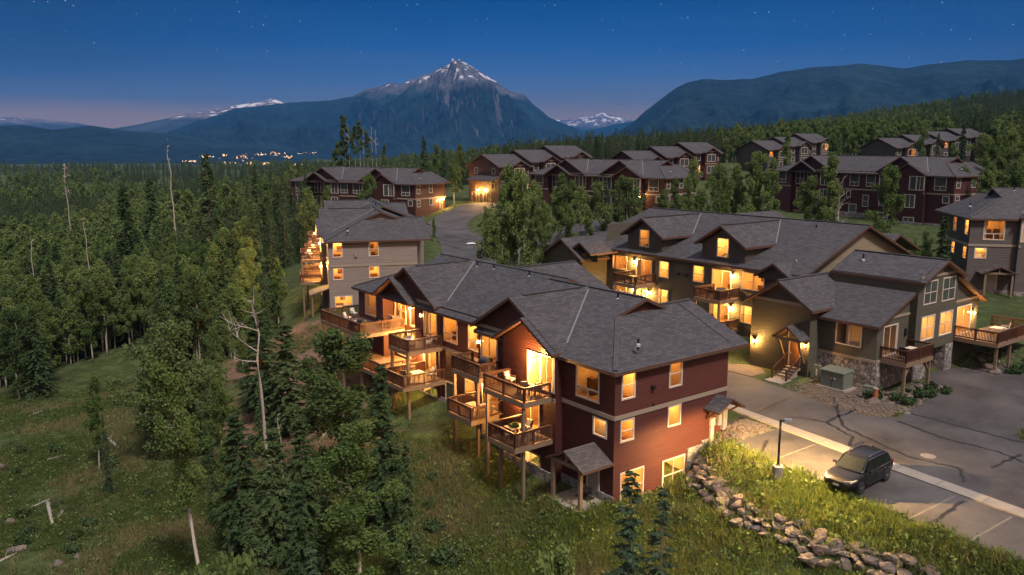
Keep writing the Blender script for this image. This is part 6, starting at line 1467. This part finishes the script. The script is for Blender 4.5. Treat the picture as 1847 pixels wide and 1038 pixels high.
b = MB(); b.lathe((0, 0, 0), [(.2, -.2), (.19, 1.0)], 14); b.build('pipe', M['rust'], P_b, smooth=True, uv=False); b = MB(); b.lathe((0, 0, 1.0), [(.19, -.05), (.22, 0), (.22, .08), (0, .14)], 14); b.build('cap', M['trim'], P_b, uv=False)
x, y = R.w(25.2, 2.3); P_b = empty('utility_pedestal', (x, y, gz(x, y)), R_, label='narrow pale pedestal between the porch steps and the transformer cabinet', cat='utility box')
b = MB(); b.box(-.14, .14, -.3, .3, -.2, 1.25); b.build('cabinet', M['green_box'], P_b, uv=False); b = MB(); b.box(-.16, -.142, -.06, .06, .4, .95); b.build('lock_plate', M['plate'], P_b, uv=False)
b = MB(); b.box(0, 2.2, 0, 1.6, -.4, .06); o = b.build('doorstep_slab', M['conc'], uv=False); xx, yy = R.w(22.0, 3.5); o.location = (xx, yy, RZ); o.rotation_euler = (0, 0, R_); tag(o, 'pale concrete landing at the foot of the olive townhouse steps', 'landing slab')
b = MB(); b.box(0, 2.3, 0, 2.9, -.6, .08); o = b.build('porch_slab', M['conc'], uv=False); xx, yy = R.w(-2.6, .3); o.location = (xx, yy, -.08); o.rotation_euler = (0, 0, R_); tag(o, 'concrete slab under the entry porch of the front red townhouse', 'porch slab')
b = MB(); b.box(-.35, .35, -.55, .55, 0, .025); o = b.build('door_mat', M['black'], uv=False); xx, yy = R.w(-.75, 1.7); o.location = (xx, yy, .002); o.rotation_euler = (0, 0, R_); tag(o, 'black door mat under the entry porch of the front red townhouse', 'door mat')
b = MB(); b.box(0, .25, 0, 1.6, -.3, .35); o = b.build('stone_curb', M['stone']); xx, yy = R.w(8.3, -.5); o.location = (xx, yy, 1.75); o.rotation_euler = (0, 0, R_ - PI / 2 + .1); tag(o, 'short stone retaining curb against the end wall of the front red townhouse', 'retaining wall')
# ================================================================ balcony furniture
FR = lambda a, b_, fr=R: fr.w(a, b_)
def place(name, label, cat, a, b_, z, rz, fr=R, group=None): x, y = fr.w(a, b_); return empty(name, (x, y, z), PI / 2 - math.radians(fr.az) + rz, label=label, cat=cat, group=group)
def chair(label, a, b_, z, rz, mat='wicker', cush='cushion', group=None, fr=R, low=False):
    o = place('patio_chair', label, 'chair', a, b_, z, rz, fr, group); sh = .34 if low else .44
    b = MB(); b.box(-.27, .27, -.27, .27, sh - .08, sh); b.build('seat', M[mat], o, uv=False)
    b = MB(); b.hexa([(-.32, -.27, sh - .02), (-.26, -.27, sh - .02), (-.26, .27, sh - .02), (-.32, .27, sh - .02), (-.44, -.25, sh + .52), (-.38, -.25, sh + .52), (-.38, .25, sh + .52), (-.44, .25, sh + .52)]); b.build('backrest', M[mat], o, uv=False)
    if cush:
        b = MB(); b.box(-.24, .26, -.24, .24, sh + .003, sh + .1); b.hexa([(-.26, -.23, sh + .1), (-.17, -.23, sh + .1), (-.17, .23, sh + .1), (-.26, .23, sh + .1), (-.37, -.22, sh + .5), (-.28, -.22, sh + .5), (-.28, .22, sh + .5), (-.37, .22, sh + .5)]); b.build('cushion', M[cush], o, uv=False)
    for sx in (-.24, .24):
        for sy in (-.24, .24): b = MB(); b.box(sx - .025, sx + .025, sy - .025, sy + .025, 0, sh - .08); b.build('leg', M[mat], o, uv=False)
    for sy in (-.27, .27): b = MB(); b.box(-.28, .26, sy - .025, sy + .025, sh + .2, sh + .24); b.box(.2, .25, sy - .025, sy + .025, sh - .05, sh + .2); b.build('armrest', M[mat], o, uv=False)
    return o
def table(label, a, b_, z, rz, w=.9, d=.9, hh=.72, mat='wicker', top='deck', fr=R, group=None):
    o = place('patio_table', label, 'table', a, b_, z, rz, fr, group); b = MB(); b.box(-w / 2, w / 2, -d / 2, d / 2, hh - .05, hh); b.build('tabletop', M[top], o, uv=False)
    for sx in (-1, 1):
        for sy in (-1, 1): b = MB(); x, y = sx * (w / 2 - .07), sy * (d / 2 - .07); b.box(x - .03, x + .03, y - .03, y + .03, 0, hh - .05); b.build('leg', M[mat], o, uv=False)
    return o
def sofa(label, a, b_, z, rz):
    o = place('patio_sofa', label, 'sofa', a, b_, z, rz); b = MB(); b.box(-.4, .4, -1., 1., .18, .34); b.box(-.48, -.38, -1., 1., .2, .85); b.build('frame', M['wicker'], o, uv=False)
    for sy in (-1, 1): b = MB(); b.box(-.42, .4, sy * 1.05 - .06, sy * 1.05 + .06, 0, .62); b.build('armrest', M['wicker'], o, uv=False)
    for k in (-.5, .5):
        b = MB(); b.box(-.34, .4, k - .48, k + .48, .343, .5); subsurf(b.build('seat_cushion', M['cushion'], o, uv=False), 1); b = MB(); b.hexa([(-.34, k - .47, .5), (-.18, k - .47, .5), (-.18, k + .47, .5), (-.34, k + .47, .5), (-.46, k - .46, 1.0), (-.32, k - .46, 1.0), (-.32, k + .46, 1.0), (-.46, k + .46, 1.0)]); b.build('back_cushion', M['cushion'], o, uv=False)
    return o
def grill(label, a, b_, z, rz, cover=True, fr=R):
    o = place('covered_grill' if cover else 'grill', label, 'grill', a, b_, z, rz, fr)
    b = MB(); b.box(-.28, .28, -.62, .62, .05, .82); b.build('body', M['cover' if cover else 'black'], o, uv=False)
    b = MB(); k = 10
    for i in range(k): t0, t1 = PI * i / k, PI * (i + 1) / k; b.poly([(.3 * math.cos(t0), -.42, .82 + .3 * math.sin(t0)), (.3 * math.cos(t1), -.42, .82 + .3 * math.sin(t1)), (.3 * math.cos(t1), .42, .82 + .3 * math.sin(t1)), (.3 * math.cos(t0), .42, .82 + .3 * math.sin(t0))])
    for sy in (-.42, .42): b.poly([(.3 * math.cos(PI * i / k), sy, .82 + .3 * math.sin(PI * i / k)) for i in range(k + 1)])
    b.build('lid', M['cover' if cover else 'black'], o, uv=False); return o
D = 5.62
sofa('wicker sofa with white cushions on the large upper corner deck', 1.5, 31.6, 5.45, PI)
chair('wicker armchair with white cushion on the large upper deck, beside the coffee table', -.6, 34.9, 5.45, -.9); chair('wicker armchair turned to the corner of the large upper deck', .8, 36.4, 5.45, -1.4)
table('low square table with a pale top on the large upper deck', -.3, 33.0, 5.45, .2, .8, .8, .45, 'wicker', 'linen'); grill('black grill against the railing of the large upper deck', -1.4, 30.5, 5.45, 0, False); grill('covered grill by the house wall on the large upper deck', 1.7, 29.9, 5.45, 1.5)
chair('white reclining chair on the balcony with the wooden lounger', .5, 22.3, 5.5, 2.6, 'white', 'cushion', low=True)
o = place('lounger', 'low wooden lounger with a blue cushion on the balcony right of the large deck', 'lounger', -.7, 23.3, 5.5, 1.2); b = MB(); b.box(-.9, .9, -.33, .33, .22, .3); b.hexa([(.9, -.33, .24), (.95, -.33, .22), (.95, .33, .22), (.9, .33, .24), (1.2, -.33, .6), (1.25, -.33, .58), (1.25, .33, .58), (1.2, .33, .6)]); b.build('frame', M['deck'], o, uv=False)
b = MB(); b.box(.4, .85, -.28, .28, .303, .42); b.build('cushion', M['blue'], o, uv=False)
for sx in (-.8, .8):
    for sy in (-.28, .28): b = MB(); b.box(sx - .03, sx + .03, sy - .03, sy + .03, 0, .22); b.build('leg', M['deck'], o, uv=False)
chair('wicker chair on the lit lower balcony beside the dining table', -1.4, 22.9, 2.75, .6); table('dining table with a pale cloth on the lit lower balcony', -.6, 22.4, 2.75, 0, 1., .9, .72, 'wicker', 'linen'); chair('second wicker chair at the dining table, against the house wall', .4, 22.0, 2.75, 3.)
grill('grill under a dark cover on the narrow upper balcony before the unlit-side slider', -.5, 12.7, D, 0); chair('dark chair on the narrow upper balcony beside the covered grill', -1.2, 14.2, D, .4, 'black', None); table('small dark side table on the narrow upper balcony', -1.2, 13.3, D, 0, .5, .5, .5, 'black', 'wicker')
chair('brown chair on the middle lower balcony', -1.0, 12.3, 2.8, 2.2); table('small wooden table on the middle lower balcony', -1.8, 12.6, 2.8, 0, .8, .8)
chair('high-backed wicker chair at the left end of the nearest upper balcony', -1.2, 8.9, D, -1.3, 'wicker', 'linen'); chair('chair draped with a white towel on the nearest upper balcony', -1.7, 6.9, D, 1.2, 'wicker', 'cushion'); chair('chair with a blue cushion on the nearest upper balcony', -1.3, 6.1, D, 1.6, 'wicker', 'blue')
table('round-wreathed dining table on the nearest lower balcony', -2.3, 6.9, 2.8, 0, 1.2, 1., .72, 'wicker', 'deck'); chair('brown chair at the dining table of the nearest lower balcony', -1.4, 6.9, 2.8, 3.1); chair('brown chair at the outer side of the nearest lower balcony', -3.2, 6.7, 2.8, 0.)
x, y = R.w(-2.3, 7.0); b = MB(); T0 = [(.26 * math.cos(i * PI / 8), .26 * math.sin(i * PI / 8), .06 + .02 * (i % 2)) for i in range(17)]; b.tube(T0, [.07 + .02 * (i % 3) for i in range(17)], 7); o = b.build('wreath', M['leafd'], uv=False); o.location = (x, y, 3.52); tag(o, 'leafy wreath lying on the dining table of the nearest lower balcony', 'wreath')
OG = GF; z7 = 7.25
chair('dark chair on the left balcony of the olive townhouse, before its slider', 29.3 - 26, 27.6, z7, .3, 'black', None, fr=GF); table('dark table on the left balcony of the olive townhouse', 29.0 - 26, 26.6, z7, 0, 1., .8, .75, 'black', 'black', fr=GF)
chair('dark chair on the right balcony of the olive townhouse', 29.4 - 26, 16.8, z7, .3, 'black', None, fr=GF); grill('dark round-lidded grill on the right balcony of the olive townhouse', 29.0 - 26, 15.4, z7, 1., False, fr=GF)
table('pale table on the small balcony above the driveway', 29.5 - 26, -3.1, 5.3, 0, .9, .8, .72, 'black', 'linen', fr=GF); chair('dark chair on the small balcony above the driveway', 28.4 - 26, -3.0, 5.3, .2, 'black', None, fr=GF)
chair('pale chair on the big corner deck of the olive townhouse', 43.5 - 26, -4.2, 5.45, 2., 'white', None, fr=GF); table('pale table on the big corner deck of the olive townhouse', 42. - 26, -4.2, 5.45, 0, 1.2, .9, .72, 'white', 'linen', fr=GF)
for i, (b0, aw) in enumerate(((6.6, -.62), (12.6, -.02), (23., 1.28), (28., .68))):
    table('table on the %s lit upper balcony of the grey townhouse' % ('first', 'second', 'third', 'fourth')[i], aw - 1.5, b0, G2.z + 5.6, 0, 1., .8, .72, 'wicker', 'linen', fr=G2); chair('chair on the %s lit upper balcony of the grey townhouse' % ('first', 'second', 'third', 'fourth')[i], aw - 1.3, b0 + 1.1, G2.z + 5.6, -1.2, 'wicker', 'cushion', fr=G2)
# small lit lamp standing by the winding road
x, y = R.w(18.5, 45.5); o = empty('bollard_light', (x, y, gz(x, y)), 0, label='small lit bollard lamp at the edge of the winding road', cat='bollard lamp'); b = MB(); b.lathe((0, 0, 0), [(.09, -.2), (.09, .9), (.0, .9)], 10); b.build('post', M['black'], o, uv=False); b = MB(); b.lathe((0, 0, .9), [(.0, 0), (.1, .02), (.12, .14), (.0, .26)], 10); b.build('bulb', M['bulb'], o, uv=False)
# ================================================================ sky, sun, haze
wd = bpy.data.worlds.new('World'); SC.world = wd; wd.use_nodes = True; nt = wd.node_tree; nt.nodes.clear()
wo = nt.nodes.new('ShaderNodeOutputWorld'); bg = nt.nodes.new('ShaderNodeBackground'); L(nt, bg.outputs[0], wo.inputs[0])
tc = N(nt, 'TexCoord'); dirv = tc.outputs['Generated']; sp = N(nt, 'SeparateXYZ'); L(nt, dirv, sp.inputs[0])
zel = sp.outputs[2]
cl = N(nt, 'Mapping'); cl.inputs['Scale'].default_value = (2.2, 2.2, 26); L(nt, dirv, cl.inputs[0])
cn = noise(nt, cl.outputs[0], 1.6, 5, .55)
zw = math_(nt, 'ADD', zel, math_(nt, 'MULTIPLY', math_(nt, 'SUBTRACT', cn, .5), .028))
fz = math_(nt, 'MULTIPLY', math_(nt, 'ADD', zw, .1), 1 / .4)        # elevation sine -.1 .. .3
P_ = lambda s: (s + .1) / .4
sky = ramp(nt, fz, [(P_(-.1), (.02, .02, .025)), (P_(.0), (.36, .22, .12)), (P_(.03), (.28, .185, .12)), (P_(.052), (.125, .135, .17)), (P_(.08), (.050, .110, .255)), (P_(.115), (.012, .078, .265)), (P_(.165), (.001, .050, .205)), (P_(.21), (.001, .043, .19))])
# left and right edges of the view are deeper, the glow sits lower on the left
az = math_(nt, 'ARCTAN2', sp.outputs[0], sp.outputs[1])
high = N(nt, 'MapRange'); high.inputs[1].default_value = .03; high.inputs[2].default_value = .09; L(nt, zel, high.inputs[0])
edge = math_(nt, 'MULTIPLY', math_(nt, 'POWER', math_(nt, 'ABSOLUTE', math_(nt, 'SUBTRACT', az, .06)), 2.), 2.0)
sky = mix(nt, math_(nt, 'MULTIPLY', math_(nt, 'MINIMUM', edge, .6), high.outputs[0]), sky, tuple([.010, .030, .085]))
# unseen afterglow overhead and behind the viewer, brightened to light the foreground
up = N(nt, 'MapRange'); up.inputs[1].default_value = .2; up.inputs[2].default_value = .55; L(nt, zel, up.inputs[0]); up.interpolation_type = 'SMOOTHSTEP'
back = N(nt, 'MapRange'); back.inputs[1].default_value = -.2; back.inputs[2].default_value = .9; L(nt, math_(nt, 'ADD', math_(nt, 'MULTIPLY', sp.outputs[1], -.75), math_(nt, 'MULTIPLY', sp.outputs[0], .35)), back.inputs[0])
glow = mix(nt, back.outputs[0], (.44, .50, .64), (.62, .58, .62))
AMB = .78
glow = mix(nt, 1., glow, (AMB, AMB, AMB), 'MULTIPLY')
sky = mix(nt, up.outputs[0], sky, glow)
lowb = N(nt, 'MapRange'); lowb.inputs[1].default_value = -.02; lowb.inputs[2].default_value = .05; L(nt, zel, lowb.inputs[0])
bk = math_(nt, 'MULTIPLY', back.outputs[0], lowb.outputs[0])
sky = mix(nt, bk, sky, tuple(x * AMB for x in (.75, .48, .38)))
# stars
sph = N(nt, 'CombineXYZ'); L(nt, az, sph.inputs[0]); L(nt, math_(nt, 'ARCSINE', zel), sph.inputs[1])
for sc_, thr, br, sd in ((34., .026, .7, 0.), (75., .05, .55, 3.)):
    mp = N(nt, 'Mapping'); mp.inputs['Location'].default_value = (sd, sd, 0); L(nt, sph.outputs[0], mp.inputs[0])
    v = N(nt, 'TexVoronoi', voronoi_dimensions='2D'); v.inputs['Scale'].default_value = sc_; L(nt, mp.outputs[0], v.inputs['Vector'])
    sc = N(nt, 'SeparateColor'); L(nt, v.outputs['Color'], sc.inputs[0])
    pick = math_(nt, 'GREATER_THAN', sc.outputs[0], .68)
    d = ramp(nt, v.outputs['Distance'], [(thr * .3, (1, 1, 1)), (thr, (0, 0, 0))])
    hi = N(nt, 'MapRange'); hi.inputs[1].default_value = .05; hi.inputs[2].default_value = .11; L(nt, zel, hi.inputs[0])
    s = math_(nt, 'MULTIPLY', math_(nt, 'MULTIPLY', math_(nt, 'MULTIPLY', d, pick), hi.outputs[0]), math_(nt, 'MULTIPLY', math_(nt, 'ADD', .12, math_(nt, 'POWER', sc.outputs[1], 3.)), br))
    sky = mix(nt, 1., sky, s, 'ADD')
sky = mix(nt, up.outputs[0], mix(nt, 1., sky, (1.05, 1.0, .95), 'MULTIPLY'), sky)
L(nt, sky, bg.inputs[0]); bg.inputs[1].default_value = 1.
sun = bpy.data.lights.new('sun', 'SUN'); sun.energy = 3.1; sun.angle = math.radians(9); sun.color = (1., .88, .84)
so = bpy.data.objects.new('sun', sun); COL.objects.link(so); so.rotation_euler = Vector((-.28, .56, -.88)).to_track_quat('-Z', 'Y').to_euler()
# haze
HAZE = 5.0e-5
m = bpy.data.materials.new('evening_haze'); m.use_nodes = True; nt = m.node_tree; nt.nodes.clear(); o = nt.nodes.new('ShaderNodeOutputMaterial'); v = nt.nodes.new('ShaderNodeVolumePrincipled')
v.inputs['Color'].default_value = (.06, .36, 1., 1); v.inputs['Density'].default_value = HAZE; v.inputs['Anisotropy'].default_value = 0.
L(nt, v.outputs[0], o.inputs['Volume'])
if HAZE:
    b = MB(); b.box(-9800, 9800, -150, 13500, -130, 950); tag(b.build('haze', m, uv=False), kind='stuff')
# ================================================================ render settings
SC.render.engine = 'CYCLES'; cy = SC.cycles; cy.use_denoising = True
cy.max_bounces = 6; cy.diffuse_bounces = 3; cy.glossy_bounces = 2; cy.transmission_bounces = 3; cy.transparent_max_bounces = 10; cy.volume_bounces = 0
cy.use_light_tree = True; cy.sample_clamp_indirect = 4.; cy.caustics_reflective = False; cy.caustics_refractive = False
SC.view_settings.view_transform = 'Standard'; SC.view_settings.look = 'None'; SC.view_settings.exposure = .25; SC.view_settings.gamma = 1.
bpy.context.view_layer.update()
